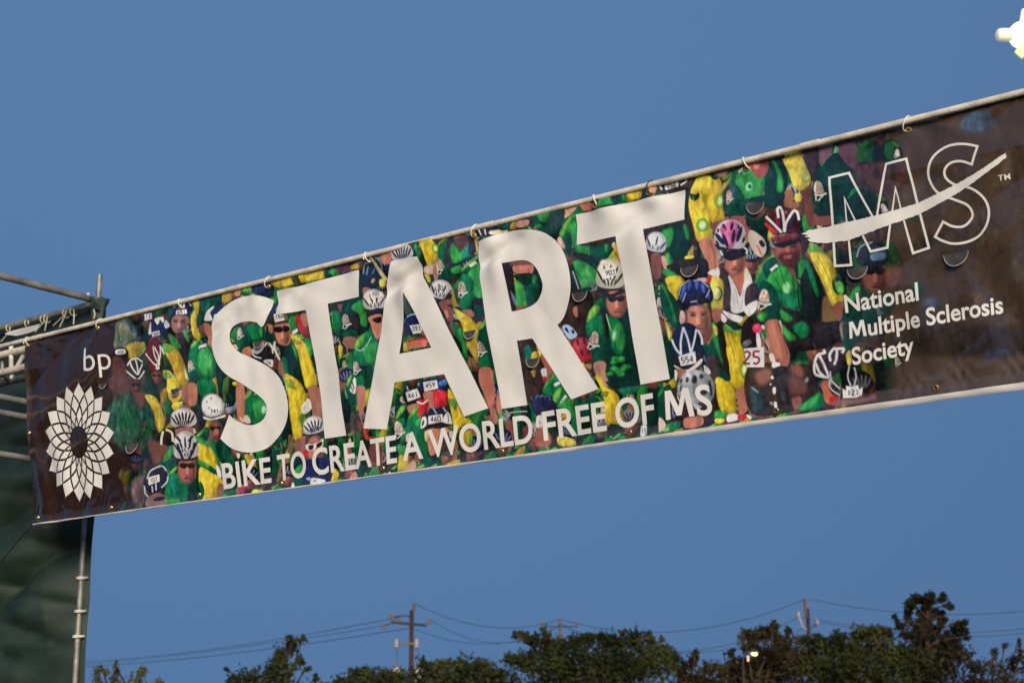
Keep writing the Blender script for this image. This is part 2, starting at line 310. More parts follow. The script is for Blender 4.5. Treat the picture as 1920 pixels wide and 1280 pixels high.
    P(A2, SKD, [490,560, 560,600, 560,720, 500,680])
    helmet(A2, 772, 285, 140, 128, -6, (214,206,190), (32,30,44), 7)
    E(A2, DK, 770, 400, 105, 40); P(A2, (150,92,86), [690,400, 860,370, 870,440, 700,470], soft=1)
    P(A2, BK, [500,440, 600,380, 680,430, 660,560, 560,580]); Lx(A2, (206,200,160), 26, [540,420, 520,500, 515,575]); Lx(A2, (206,200,160), 24, [570,400, 640,440, 650,540])
    E(A2, (186,182,176), 1103, 140, 125, 138); E(A2, (216,208,196), 1085, 120, 105, 112, soft=4, fold=.08); Lx(A2, (60,54,60), 14, [990,240, 1090,270, 1225,225]); P(A2, W, [1000,255, 1100,280, 1225,235, 1220,262, 1090,292, 1010,285]); T(A2, '741', 1120, 195, 42, -8, wt=.26)
    for q in ([1035,90], [1060,158], [1085,50]): E(A2, (110,100,96), q[0], q[1], 10, 13)
    face(A2, 1130, 420, 160, 260, (120,72,60), True); P(A2, (160,96,74), [1120,400, 1165,400, 1160,460, 1130,450], soft=1)
    P(A2, GD, [905,480, 1000,390, 1050,380, 1060,470, 1000,560]); P(A2, LM, [905,490, 960,430, 1010,395, 960,470]); P(A2, GL, [910,510, 980,500, 1060,570, 1170,700, 1180,900, 1100,760, 1000,620])
    P(A2, G, [1060,520, 1110,520, 1180,680, 1150,700]); P(A2, GK, [1140,560, 1280,560, 1280,760, 1190,780])
    P(A2, Y, [930,560, 1050,600, 1060,590, 1140,720, 1150,800, 1100,900, 1050,800, 950,760]); P(A2, GL, [945,745, 1060,790, 1130,870, 1060,850, 960,810]); P(A2, GD, [1070,810, 1140,870, 1110,905, 1060,860])
    P(A2, (214,184,52), [960,830, 1100,900, 1190,960, 1206,1030, 1150,1080, 1150,1180, 970,1205, 955,1080]); P(A2, (128,80,66), [1150,1040, 1210,1020, 1215,1150, 1160,1180]); P(A2, (216,206,190), [1140,800, 1180,860, 1190,940, 1150,930])
    P(A2, GL, [530,760, 590,640, 640,580, 650,660, 580,770]); P(A2, GD, [510,800, 560,770, 680,720, 700,830, 600,900]); P(A2, LM, [600,910, 690,820, 690,860, 620,930])
    P(A2, G, [600,930, 720,900, 800,990, 870,1030, 980,1000, 980,1210, 600,1250]); P(A2, GK, [835,1020, 930,960, 960,1190, 840,1200]); P(A2, (28,120,96), [620,960, 690,930, 720,1080, 650,1180], soft=3)
    face(A2, 815, 850, 220, 330, (160,92,76), True)
    helmet(A2, 797, 600, 142, 182, -4, (208,204,192), (36,34,58), 5)
    for q in ([700,560,730,650,770,750], [900,550,880,650,830,740], [690,480,740,540], [880,470,830,540]): Lx(A2, (38,36,58), 30, q)
    P(A2, W, [750,620, 835,608, 832,660, 760,672]); T(A2, '457', 793, 640, 46, -5, wt=.22)
    E(A2, (40,34,46), 455, 970, 128, 160, 22); P(A2, (214,204,188), [372,945, 500,910, 506,990, 380,1035], smooth=False); T(A2, '107', 440, 968, 40, -12)
    for q in ([360,960,400,870,520,815,580,870], [330,1040,345,1130,400,1180], [420,1040,430,1110], [465,1010,470,1090], [530,1060,590,990,600,930]): Lx(A2, (186,186,194), 15, q)
    P(A2, (120,92,84), [370,1170, 500,1120, 590,1180, 590,1260, 370,1270]); E(A2, BK, 510, 1185, 70, 26, -8); P(A2, GL, [610,1190, 720,1180, 740,1240, 600,1240])
    # ---- A3/A4: S and first T
    P(A3, GD, [195,440, 240,310, 330,300, 440,300, 440,460, 300,480, 280,540, 195,540]); P(A3, G, [270,310, 380,300, 420,380, 390,470, 300,440]); P(A3, GL, [400,340, 430,330, 425,440, 400,430]); patch(A3, 185, 400, 62, 15)
    P(A3, SK, [210,560, 285,540, 300,640, 215,620]); P(A3, YD, [100,510, 140,540, 130,580, 100,560])
    E(A3, BK, 420, 620, 130, 110); P(A3, (165,165,160), [300,570, 370,520, 430,480, 430,550, 370,610, 310,600]); Lx(A3, W, 14, [440,530, 480,490, 520,540, 530,610]); Lx(A3, W, 12, [300,600, 330,640, 400,660]); P(A3, W, [420,690, 520,676, 520,750, 500,750]); T(A3, '78', 480, 712, 34)
    P(A3, GD, [440,380, 560,420, 560,480, 440,470]); P(A3, GK, [470,300, 520,400, 540,470, 460,480])
    P(A3, NV, [500,130, 570,60, 580,180, 540,200]); P(A3, DK, [470,170, 550,190, 540,300, 450,260]); P(A3, GL, [500,10, 570,0, 570,40, 540,70])
    P(A3, GD, [700,190, 780,200, 860,420, 960,480, 960,640, 860,520, 740,420]); P(A3, GL, [705,240, 770,210, 770,330, 720,360]); P(A3, GL, [860,450, 920,440, 960,560, 930,640]); P(A3, W, [730,370, 780,340, 785,370, 740,400])
    for i in range(4): Lx(A3, LM, 12, [740+i*26,400, 790+i*22,450])
    P(A3, RD, [765,230, 800,190, 870,330, 860,420, 800,350]); P(A3, (176,104,84), [815,200, 890,180, 905,300, 860,320]); P(A3, (140,40,40), [860,330, 930,330, 930,430, 870,430])
    P(A3, GK, [640,600, 720,480, 830,620, 860,880, 850,960, 700,850]); P(A3, GL, [720,500, 770,560, 800,700, 770,640]); P(A3, G, [620,680, 670,660, 680,820, 640,860])
    P(A3, Y, [710,405, 800,430, 890,530, 950,720, 1000,940, 890,985, 850,860, 800,620, 750,500]); P(A3, (150,140,50), [730,450, 810,470, 830,500, 770,510])
    P(A3, SK, [560,400, 560,300, 700,290, 712,420, 700,500, 640,525, 590,480]); E(A3, SK, 516, 345, 26, 52); face(A3, 632, 400, 165, 250, (176,112,88), False)
    E(A3, (24,20,22), 590, 352, 52, 32, 5); E(A3, (24,20,22), 672, 342, 38, 32, -6); Lx(A3, (24,20,22), 14, [540,335, 600,325, 705,325])
    P(A3, (48,40,40), [545,270, 640,230, 700,200, 700,260, 600,290]); P(A3, W, [545,185, 640,168, 670,250, 560,275], smooth=False); T(A3, '146', 608, 212, 42, -6); P(A3, (90,80,56), [650,175, 690,180, 700,240, 670,250])
    Lx(A3, (206,200,160), 18, [555,480, 545,540, 570,620, 600,680]); Lx(A3, BK, 12, [545,400, 580,500, 640,530]); P(A3, (130,86,70), [590,690, 630,720, 640,860, 580,800])
    P(A3, (150,100,80), [900,980, 1000,960, 1050,1100, 1060,1330, 960,1330, 930,1140]); P(A3, Y, [640,840, 740,860, 830,940, 890,1080, 930,1190, 850,1250, 820,1330, 720,1330, 690,1060]); P(A3, GL, [635,890, 720,920, 780,990, 700,980]); P(A3, (150,140,56), [680,880, 760,910, 740,980, 690,930])
    P(A3, (210,200,182), [820,1170, 900,1090, 936,1190, 850,1255]); Lx(A3, (170,140,30), 16, [760,1000, 800,1120, 830,1200], soft=2)
    P(A3, (70,96,44), [10,900, 70,880, 40,1100, 0,1120]); P(A3, Y, [105,920, 160,920, 160,950, 110,955]); P(A3, SK, [135,960, 220,955, 225,1330, 150,1330]); P(A3, (130,138,150), [20,1190, 100,1180, 145,1110, 140,1190, 90,1250, 30,1250]); P(A3, GK, [30,1060, 100,1040, 110,1120, 40,1150])
    P(A3, G, [220,1150, 280,1000, 330,985, 400,1040, 460,1150, 450,1330, 230,1330]); P(A3, LM, [225,1120, 260,1030, 320,990, 270,1080]); P(A3, GL, [300,1160, 400,1060, 450,1160, 440,1270, 380,1300]); E(A3, (150,200,150), 425, 1220, 26, 46, soft=2); P(A3, W, [320,1060, 350,1030, 355,1090, 330,1080])
    P(A4, G, [215,120, 300,20, 450,0, 460,200, 400,310, 300,310]); P(A4, GL, [300,110, 420,60, 455,150, 420,260, 360,280]); E(A4, (160,205,160), 428, 170, 28, 44, soft=2); P(A4, (212,180,160), [215,240, 260,235, 290,310, 230,310])
    P(A4, SK, [148,0, 220,0, 220,240, 160,240]); P(A4, (188,184,190), [165,240, 215,290, 200,300])
    P(A4, Y, [700,0, 880,0, 850,200, 830,470, 760,495, 730,400]); P(A4, (70,110,50), [810,230, 850,220, 850,350, 820,340]); P(A4, (132,80,66), [765,500, 860,490, 880,640, 780,640]); P(A4, (110,90,60), [690,440, 750,490, 730,640, 680,620]); P(A4, GL, [630,520, 665,490, 665,560, 640,570])
    P(A4, (150,100,80), [925,0, 1050,0, 1060,230, 970,240]); P(A4, (210,200,182), [830,130, 900,60, 936,150, 850,215])
    face(A4, 985, 590, 190, 300, (170,104,84), False); helmet(A4, 965, 345, 118, 110, -14, (212,206,194), (34,36,60), 6); T(A4, '456', 968, 375, 48, -14, wt=.26)
    P(A4, W, [885,545, 1000,530, 1070,480, 1075,520, 1060,570, 1000,560, 980,600, 900,605]); P(A4, (36,30,34), [915,555, 965,548, 960,595, 920,600]); P(A4, (36,30,34), [1000,540, 1060,510, 1058,555, 1010,570])
    P(A4, GD, [0,520, 60,560, 90,740, 60,760, 0,700]); P(A4, (206,196,180), [140,640, 180,650, 160,700]); P(A4, (150,60,70), [150,990, 240,990, 230,1060, 160,1100]); P(A4, (30,90,70), [0,1060, 130,1050, 130,1110, 0,1130]); P(A4, GL, [0,1090, 50,1075, 40,1110, 0,1125]); P(A4, (190,180,50), [330,1030, 440,1050, 400,1075, 320,1075])
    P(A4, NV, [870,760, 950,700, 1180,700, 1180,960, 880,990]); P(A4, W, [955,905, 1100,925, 1100,950, 965,978]); T(A4, '41', 1000, 935, 30, -8); P(A4, (130,170,200), [890,910, 940,900, 940,940]); P(A4, Y, [1190,800, 1250,860, 1240,940, 1180,955]); P(A4, GD, [760,940, 850,860, 870,960, 800,1010]); P(A4, (206,180,160), [750,950, 785,1000, 750,1015]); P(A4, RD, [860,610, 900,600, 910,690, 880,690])
    P(A4, GD, [500,640, 580,600, 600,680, 520,690]); P(A4, GL, [770,820, 840,760, 850,860, 800,900])
    C5 = Fr(400,480,2.783)
    P(C5, G, [140,200, 150,165, 205,160, 215,205]); P(C5, LM, [150,190, 190,165, 205,190]); P(C5, NV, [205,160, 300,140, 300,205, 215,205]); P(C5, (176,120,96), [110,180, 142,172, 140,215, 115,215]); P(C5, YD, [40,195, 95,185, 95,240, 45,250]); P(C5, GD, [0,200, 40,190, 40,260, 0,270])
    P(C5, Y, [300,140, 420,110, 560,75, 575,125, 440,150, 340,175]); P(C5, (60,70,50), [410,110, 440,105, 450,150, 420,160]); P(C5, GD, [575,90, 620,70, 625,100, 580,120]); P(C5, GL, [600,85, 700,55, 700,75, 620,105]); P(C5, (100,66,84), [640,60, 760,30, 760,60, 660,85])
    # ---- A5: between T and A
    P(A5, (90,60,78), [40,250, 210,200, 300,260, 200,330, 30,330]); P(A5, YD, [210,240, 300,220, 310,270, 220,280]); P(A5, GL, [0,260, 60,300, 40,330, 0,340])
    P(A5, SK, [560,110, 660,90, 660,230, 620,250, 570,190]); P(A5, DK, [540,110, 640,80, 650,100, 560,130]); P(A5, NV, [600,250, 660,230, 650,340])
    helmet(A5, 800, 105, 130, 105, -8, (210,206,196), (30,30,52), 7)
    P(A5, GD, [930,20, 1010,0, 1010,200, 980,150]); P(A5, GL, [950,30, 1000,20, 1010,150]); P(A5, Y, [1000,0, 1130,-10, 1190,120, 1180,220, 1100,260, 1070,220, 1060,120]); roundel(A5, 1160, 65, 36, 56); P(A5, G, [1200,20, 1290,-10, 1290,160, 1210,180])
    P(A5, (200,170,150), [1040,260, 1160,240, 1150,320, 1060,330], soft=2); P(A5, YD, [1035,330, 1100,360, 1090,430]); P(A5, GD, [1190,300, 1290,260, 1290,400, 1200,380]); patch(A5, 1210, 240, 62, 5)
    E(A5, (22,30,52), 455, 310, 112, 165, 6); P(A5, (24,28,46), [345,380, 540,360, 520,470, 420,500, 345,450])
    for q in ([345,330,370,220,440,165], [380,340,400,240,430,180], [575,290,560,200,500,155], [450,330,480,270]): Lx(A5, (110,140,160), 14, q, alpha=.8)
    E(A5, (170,140,80), 460, 405, 20, 30, 30); P(A5, (210,190,140), [440,170, 480,180, 620,370, 610,405, 580,390]); P(A5, (190,180,60), [540,390, 600,400, 600,460, 540,470])
    P(A5, (150,92,74), [355,480, 430,490, 400,560, 360,560])
    P(A5, GK, [120,650, 240,600, 400,620, 420,900, 300,1000, 130,980]); P(A5, GL, [215,690, 330,610, 370,700, 390,880, 320,880, 290,760]); P(A5, GD, [140,760, 170,660, 215,640, 210,760]); P(A5, (36,30,34), [215,770, 300,760, 310,900, 270,960, 215,900]); patch(A5, 165, 850, 78, 8); P(A5, GD, [130,950, 260,940, 270,1020, 135,1020]); P(A5, (140,92,76), [135,1020, 265,1020, 240,1130, 160,1120]); P(A5, G, [15,740, 80,740, 130,860, 110,930, 40,900])
    helmet(A5, 470, 620, 118, 128, -4, (204,196,182), (48,40,46), 4); P(A5, W, [430,540, 560,520, 560,570, 440,600], smooth=False); T(A5, '921', 492, 548, 34, -8)
    P(A5, (34,28,30), [385,760, 460,710, 545,700, 545,770, 430,790]); P(A5, (176,112,90), [405,800, 550,770, 540,960, 500,1040, 450,960, 430,880]); P(A5, (34,24,24), [445,820, 540,790, 540,850, 490,860])
    P(A5, G, [240,1130, 300,1020, 430,920, 450,1000, 510,1060, 480,1300, 235,1300]); P(A5, LM, [245,1110, 290,1030, 355,970, 350,1050, 300,1120]); P(A5, GL, [340,1130, 440,1080, 500,1080, 470,1290, 380,1280]); Lx(A5, (180,210,170), 8, [250,1120, 310,1160, 380,1100, 430,1010])
    Lx(A5, (150,140,120), 12, [80,1040, 110,1130, 100,1230]); Lx(A5, (120,110,104), 12, [120,1060, 170,1140, 160,1260]); P(A5, YP, [80,1110, 120,1110, 110,1230, 90,1230])
    P(A5, (70,84,78), [820,560, 880,640, 900,760, 830,780], soft=3); E(A5, NV, 900, 880, 80, 110); Lx(A5, (120,170,170), 14, [840,800, 880,775, 930,765]); P(A5, W, [868,888, 990,872, 1008,920, 990,965, 905,978], smooth=False); T(A5, '393', 942, 922, 46, -4)
    P(A5, RD, [830,1050, 1040,1020, 1050,1060, 840,1080]); P(A5, (190,110,84), [870,1060, 1050,1045, 1050,1110, 880,1130]); P(A5, (190,160,50), [800,1080, 850,1070, 860,1150, 800,1165]); P(A5, GD, [1060,1070, 1110,1110, 1060,1120])
    # ---- A6: under A
    P(A6, GD, [40,260, 80,130, 130,100, 230,70, 260,250, 160,290, 160,440, 130,475, 80,460]); P(A6, LM, [50,250, 80,150, 115,150, 70,260]); P(A6, LM, [40,290, 70,380, 65,400, 40,330]); P(A6, G, [150,180, 220,140, 260,260, 160,270]); patch(A6, 160, 70, 70, 5)
    P(A6, (206,200,184), [95,290, 130,170, 155,210, 150,340, 100,320]); Lx(A6, BK, 12, [110,210, 140,300]); Lx(A6, BK, 10, [100,260, 130,330])
    P(A6, SK, [165,275, 255,280, 262,440, 230,600, 245,700, 215,640, 190,500]); P(A6, (80,66,66), [110,560, 200,560, 240,720, 230,820, 110,800], soft=4, alpha=.6); P(A6, (150,50,36), [245,720, 290,730, 290,800, 420,810, 420,840, 270,840])
    E(A6, BK, 800, 370, 130, 110); Lx(A6, (150,160,190), 14, [720,260, 735,310]); Lx(A6, (150,160,190), 14, [840,230, 880,290]); E(A6, NV, 1000, 260, 150, 90); P(A6, (70,110,160), [1060,220, 1140,180, 1150,240, 1080,260])
    P(A6, SK, [890,340, 1010,320, 1010,440, 1000,500, 940,470]); P(A6, (160,110,90), [715,480, 830,450, 800,530, 740,550])
    P(A6, RD, [1000,320, 1060,300, 1150,330, 1165,440, 1100,490, 1020,470]); E(A6, (210,50,54), 1080, 390, 60, 60, soft=4); P(A6, RD, [830,420, 900,400, 950,440, 940,500, 900,590, 850,600, 830,540]); Lx(A6, W, 16, [820,430, 880,450, 940,410])
    P(A6, W, [895,220, 1040,195, 1055,285, 905,318], smooth=False); T(A6, '459', 972, 252, 50, -8); P(A6, W, [705,330, 830,285, 862,378, 725,430], smooth=False); T(A6, '461', 782, 360, 52, -12)
    P(A6, GK, [590,440, 640,430, 700,480, 720,560, 700,700, 590,690]); P(A6, LM, [590,610, 640,490, 690,465, 690,510, 620,600]); P(A6, G, [585,640, 680,600, 680,700, 590,690]); patch(A6, 630, 740, 90, 5); P(A6, GL, [610,900, 700,920, 720,1030, 650,1010])
    P(A6, G, [710,660, 740,590, 830,470, 840,600, 900,680, 900,1010, 720,800]); P(A6, LM, [725,620, 750,560, 830,470, 820,520, 760,590]); P(A6, GL, [800,650, 870,600, 870,690, 830,700]); P(A6, (200,170,155), [710,790, 750,770, 745,850, 715,860])
    P(A6, (176,116,88), [910,760, 1000,710, 1110,690, 1180,740, 1120,800, 1060,950, 980,1010, 940,860]); P(A6, (190,170,110), [915,760, 950,750, 950,850, 920,850]); P(A6, (60,44,40), [1060,800, 1170,780, 1170,940, 1080,980], soft=3)
    E(A6, (38,34,46), 1040, 610, 165, 110, 5); P(A6, W, [945,585, 1100,562, 1105,645, 948,672], smooth=False); T(A6, '460', 1026, 616, 54, -6); P(A6, W, [865,700, 880,600, 920,600, 925,680, 880,720]); P(A6, W, [1100,640, 1160,540, 1205,650, 1190,670]); Lx(A6, BK, 10, [1160,560, 1170,650]); E(A6, BK, 890, 660, 12, 34, 10); Lx(A6, BK, 24, [890,730, 1000,680, 1190,680]); Lx(A6, (150,160,190), 14, [1000,500, 1040,560]); Lx(A6, (150,160,190), 14, [1110,490, 1140,540])
    P(A6, Y, [1170,290, 1280,460, 1290,740, 1230,740, 1200,560, 1170,420]); P(A6, GL, [1170,400, 1260,420, 1240,520, 1190,470]); P(A6, (190,170,50), [640,1010, 740,1050, 740,1190, 650,1190]); P(A6, (170,130,110), [730,1140, 800,1060, 840,1150, 780,1180], soft=2)
    P(A6, GD, [840,1150, 900,1070, 1000,1040, 1000,1140]); P(A6, LM, [840,1150, 920,1100, 930,1140]); P(A6, GL, [330,1240, 360,1130, 440,1190, 430,1230]); P(A6, (190,120,110), [110,1270, 140,1180, 200,1250]); P(A6, GD, [170,1150, 250,1130, 270,1250, 210,1260]); P(A6, (110,50,46), [310,900, 440,900, 440,1100, 330,1080], soft=3); P(A6, GL, [1240,960, 1290,960, 1290,1010]); P(A6, YD, [1180,1090, 1290,1050, 1290,1110, 1180,1125])
    # ---- A7: right of A, left of R
    P(A7, GD, [0,240, 60,230, 70,340, 60,410]); P(A7, GL, [10,250, 50,260, 75,400, 50,360]); P(A7, Y, [70,215, 200,195, 250,330, 250,420, 160,500, 120,450, 110,330]); roundel(A7, 232, 290, 34, 56)
    P(A7, (206,176,150), [90,490, 190,470, 230,460, 220,540, 110,550], soft=2); P(A7, YP, [110,570, 150,580, 170,640, 140,650]); P(A7, (170,120,100), [200,510, 250,460, 250,610, 210,620])
    P(A7, G, [270,320, 330,190, 360,260, 340,380, 280,390]); P(A7, GL, [270,300, 320,200, 310,260]); patch(A7, 285, 490, 80, 8); P(A7, GD, [270,590, 330,500, 390,580, 380,630, 290,630])
    P(A7, (50,42,54), [340,230, 400,190, 420,330, 390,520, 350,440]); P(A7, GL, [405,220, 490,320, 540,300, 530,400, 410,440]); P(A7, (30,130,110), [500,310, 560,200, 570,330, 530,400]); P(A7, (86,60,62), [430,170, 560,150, 550,240, 490,310, 440,230]); P(A7, (150,96,80), [385,140, 470,130, 470,170, 420,180]); P(A7, GL, [390,510, 500,470, 490,550, 430,560]); P(A7, (56,44,60), [570,150, 640,130, 670,300, 580,350]); P(A7, (206,170,70), [620,130, 660,110, 690,300, 670,340, 640,230])
    P(A7, (60,110,80), [560,100, 620,90, 620,140, 570,150]); P(A7, (40,36,46), [680,80, 760,50, 900,30, 900,110, 700,170]); Lx(A7, W, 12, [700,80, 730,150]); Lx(A7, W, 12, [750,60, 780,140]); P(A7, (210,196,160), [820,100, 1000,80, 980,130, 840,140]); P(A7, GD, [910,20, 1060,0, 1030,80, 930,90]); P(A7, YD, [1060,0, 1120,-10, 1110,70, 1040,80]); P(A7, (180,130,110), [1120,0, 1240,-20, 1230,40, 1120,60])
    P(A7, GD, [480,650, 500,560, 680,350, 760,820, 780,1010, 650,1000, 640,820, 600,960, 500,950]); P(A7, GL, [560,580, 680,440, 740,640, 750,820, 650,800, 640,650]); P(A7, LM, [500,540, 530,480, 680,350, 670,390, 560,490]); Lx(A7, (200,205,190), 30, [590,480, 655,430]); P(A7, G, [500,590, 560,570, 620,640, 610,900, 510,940, 490,800]); patch(A7, 515, 740, 86, 10); P(A7, (150,100,82), [520,960, 610,950, 650,1010, 600,1030]); P(A7, BK, [640,830, 760,830, 770,900, 660,890])
    P(A7, (60,70,46), [400,650, 480,830, 470,900, 420,780])
    helmet(A7, 280, 745, 122, 118, 14, (206,200,190), (28,30,50), 4); T(A7, '630', 252, 722, 44, -10); P(A7, BK, [230,850, 300,830, 390,770, 390,830, 300,860])
    P(A7, (120,66,56), [260,870, 380,840, 400,930, 410,1080, 360,1060, 310,970]); P(A7, (190,110,86), [320,960, 350,960, 370,1020, 345,1030]); P(A7, DK, [340,900, 400,890, 400,930])
    P(A7, Y, [410,930, 500,970, 640,1070, 690,1200, 660,1250, 600,1270, 545,1220, 500,1080]); P(A7, (180,170,90), [415,1000, 490,1000, 540,1050, 450,1050]); Lx(A7, (226,214,150), 12, [545,1220, 610,1268, 690,1210]); P(A7, G, [415,1080, 470,1130, 540,1280, 490,1300, 420,1170]); P(A7, G, [690,1200, 790,1040, 820,1300, 690,1300]); P(A7, LM, [695,1190, 730,1110, 790,1040, 780,1090, 720,1170])
    P(A7, BK, [960,430, 1060,410, 1100,900, 1060,950]); P(A7, (90,110,130), [1040,740, 1110,850, 1120,920, 1080,880]); P(A7, (186,112,92), [1080,480, 1280,450, 1280,560, 1180,590, 1100,550]); P(A7, (110,64,52), [1050,410, 1150,395, 1290,410, 1290,460, 1070,470], soft=2); P(A7, GK, [1090,570, 1290,560, 1290,690, 1180,690, 1120,640]); P(A7, GL, [1095,630, 1180,690, 1230,850, 1220,900, 1110,910, 1100,800]); P(A7, GD, [1220,700, 1340,660, 1360,860, 1230,900]); P(A7, GL, [1290,560, 1330,600, 1310,680, 1280,640])
    # ---- A8: foot of R
    P(A8, GL, [0,0, 50,0, 95,230, 80,300, 30,120]); P(A8, YP, [75,0, 230,0, 200,100, 130,105, 90,50]); P(A8, (170,140,50), [90,80, 210,100, 215,340, 130,230]); P(A8, GD, [225,60, 250,0, 340,0, 390,400, 330,430, 225,400]); patch(A8, 255, 215, 80, 8); P(A8, G, [225,320, 320,280, 350,410, 230,400])
    P(A8, (176,106,84), [230,420, 340,410, 370,500, 390,720, 340,860, 290,720, 220,560]); P(A8, (150,96,78), [345,860, 390,850, 430,980, 400,1020, 350,930]); P(A8, (120,76,62), [280,940, 370,930, 360,1000]); P(A8, (165,104,82), [405,740, 440,700, 470,900, 420,890]); Lx(A8, (150,150,146), 14, [490,920, 600,890, 740,880]); P(A8, (130,130,126), [460,930, 550,960, 540,985, 480,980])
    P(A8, DK, [650,100, 810,80, 950,480, 920,680, 740,760]); P(A8, (28,100,86), [720,200, 770,160, 810,240, 790,370, 750,420, 730,300]); P(A8, (190,160,60), [800,260, 860,240, 880,350, 820,430, 795,380]); P(A8, (160,130,60), [790,450, 840,440, 830,520]); P(A8, Y, [850,150, 880,160, 920,260, 890,290]); P(A8, (150,80,60), [900,290, 940,270, 1045,460, 980,520, 950,420]); P(A8, (190,196,200), [905,430, 960,420, 965,500, 920,505]); P(A8, RD, [920,510, 970,510, 960,560, 930,570])
    P(A8, G, [920,680, 950,570, 1050,465, 1140,600, 1210,700, 1240,860, 1070,830, 1020,730]); P(A8, LM, [935,640, 960,570, 1050,470, 1030,530, 970,600]); P(A8, LM, [1030,760, 1050,690, 1130,620, 1110,720, 1060,780]); Lx(A8, W, 30, [1050,600, 1110,570]); Lx(A8, W, 30, [1120,800, 1180,710]); P(A8, GL, [1080,830, 1180,740, 1250,790, 1260,1000, 1230,960, 1180,860])
    E(A8, (34,34,60), 920, 800, 135, 100, 8); 
    for i in range(5): E(A8, (90,104,130), 812+i*50, 725-abs(i-2)*-8, 24, 24); E(A8, (30,32,58), 815+i*50, 738, 20, 22)
    P(A8, (34,34,60), [800,780, 1060,780, 1050,950, 860,950]); P(A8, W, [850,940, 910,930, 910,1050, 850,1055]); T(A8, '1', 885, 1000, 40); P(A8, (150,90,76), [860,1070, 920,1060, 1000,1150, 980,1260, 840,1240], soft=2); P(A8, (100,50,50), [700,1060, 800,1050, 790,1200, 740,1220], soft=3)
    P(A8, Y, [-10,860, 60,940, 150,990, 150,1020, 60,1020, -10,1060]); E(A8, YD, 90, 1170, 60, 90); E(A8, GL, 130, 1180, 24, 40); P(A8, GL, [600,1280, 660,1240, 680,1280]); P(A8, YP, [1080,1150, 1250,1180, 1280,1250, 1100,1250]); P(A8, G, [1240,960, 1290,960, 1290,1180, 1230,1100])
    # ---- B1/B2: between R and T
    P(B1, GD, [0,300, 100,240, 350,180, 350,300, 280,430, 200,480, 60,420]); P(B1, GL, [60,270, 195,220, 160,350, 100,340]); P(B1, (40,60,56), [180,300, 340,250, 320,400, 220,450], soft=2); P(B1, GL, [40,380, 100,380, 100,410, 40,410])
    P(B1, YD, [350,180, 420,160, 400,220, 360,240]); P(B1, (190,140,116), [370,220, 480,190, 460,230, 360,310]); P(B1, GL, [420,160, 500,150, 510,190]); P(B1, (176,100,84), [500,130, 600,120, 720,180, 570,230, 540,200]); P(B1, DK, [540,110, 740,80, 740,170, 650,150, 600,120]); P(B1, GL, [740,180, 770,60, 860,45, 890,150, 850,160]); P(B1, GD, [860,80, 1000,20, 1020,120, 900,150]); P(B1, GL, [980,10, 1010,0, 1030,110, 990,120]); P(B1, Y, [1030,0, 1190,-20, 1180,80, 1060,100]); P(B1, GL, [1180,30, 1220,60, 1180,75]); P(B1, (180,170,60), [1200,20, 1290,0, 1290,50])
    P(B1, G, [300,480, 360,360, 540,200, 640,600, 640,720, 480,690, 430,570, 360,700, 320,560]); P(B1, GL, [370,420, 470,340, 480,560, 640,640, 640,715, 520,690, 440,590, 410,480]); P(B1, LM, [310,490, 360,360, 470,260, 400,360, 350,480]); P(B1, GD, [330,540, 400,460, 430,560, 420,720, 360,680]); P(B1, (200,160,140), [280,560, 310,510, 360,610, 340,640])
    P(B1, GD, [640,620, 800,580, 880,560, 880,680, 760,760, 640,720]); P(B1, GL, [790,590, 825,600, 820,670, 790,660]); P(B1, DK, [500,590, 640,570, 900,490, 920,560, 640,610]); P(B1, (40,38,36), [430,690, 560,690, 740,760, 690,850, 560,780])
    P(B1, GL, [440,790, 520,770, 700,870, 690,1020, 600,1050, 540,960]); P(B1, GK, [560,750, 740,760, 760,800, 700,860]); P(B1, GL, [470,900, 600,1030, 540,1070, 490,980]); P(B1, BK, [440,860, 500,960, 540,1080, 480,1080, 440,960]); Lx(B1, (150,150,146), 14, [440,880, 490,1010, 510,1080]); P(B1, GD, [500,1080, 640,1050, 620,1120, 540,1120])
    P(B1, (190,180,60), [830,740, 890,660, 890,730]); E(B1, (210,190,120), 895, 600, 24, 34); P(B1, GL, [840,740, 880,660, 870,740])
    P(B1, (34,28,28), [420,1090, 640,1110, 640,1290, 400,1290]); P(B2, DK, [270,230, 420,0, 620,0, 590,360, 480,360, 330,280]); P(B2, (176,110,96), [445,60, 490,40, 490,150, 450,130])
    P(B2, (160,180,200), [320,260, 390,240, 480,340, 420,390, 370,370]); P(B2, NV, [340,280, 370,270, 390,330]); E(B2, NV, 435, 312, 16, 26, -20)
    E(B2, (176,40,46), 545, 510, 120, 140, -20); E(B2, (206,80,80), 520, 460, 60, 60, -20, soft=5)
    for q in ((485,425), (560,410), (610,520), (540,540), (640,500)): E(B2, (90,20,28), q[0], q[1], 16, 40, -12)
    P(B2, (60,40,36), [560,640, 660,620, 680,800, 620,740]); P(B2, (150,110,80), [570,670, 640,660, 630,720])
    P(B2, GD, [590,200, 640,60, 740,0, 830,0, 830,560, 800,650, 670,650, 600,380]); P(B2, LM, [590,210, 620,100, 690,20, 740,60, 700,130, 640,190]); P(B2, G, [590,220, 760,130, 780,340, 680,340, 600,350]); patch(B2, 670, 420, 100, 28); P(B2, GD, [670,570, 740,500, 800,560, 800,650, 670,650])
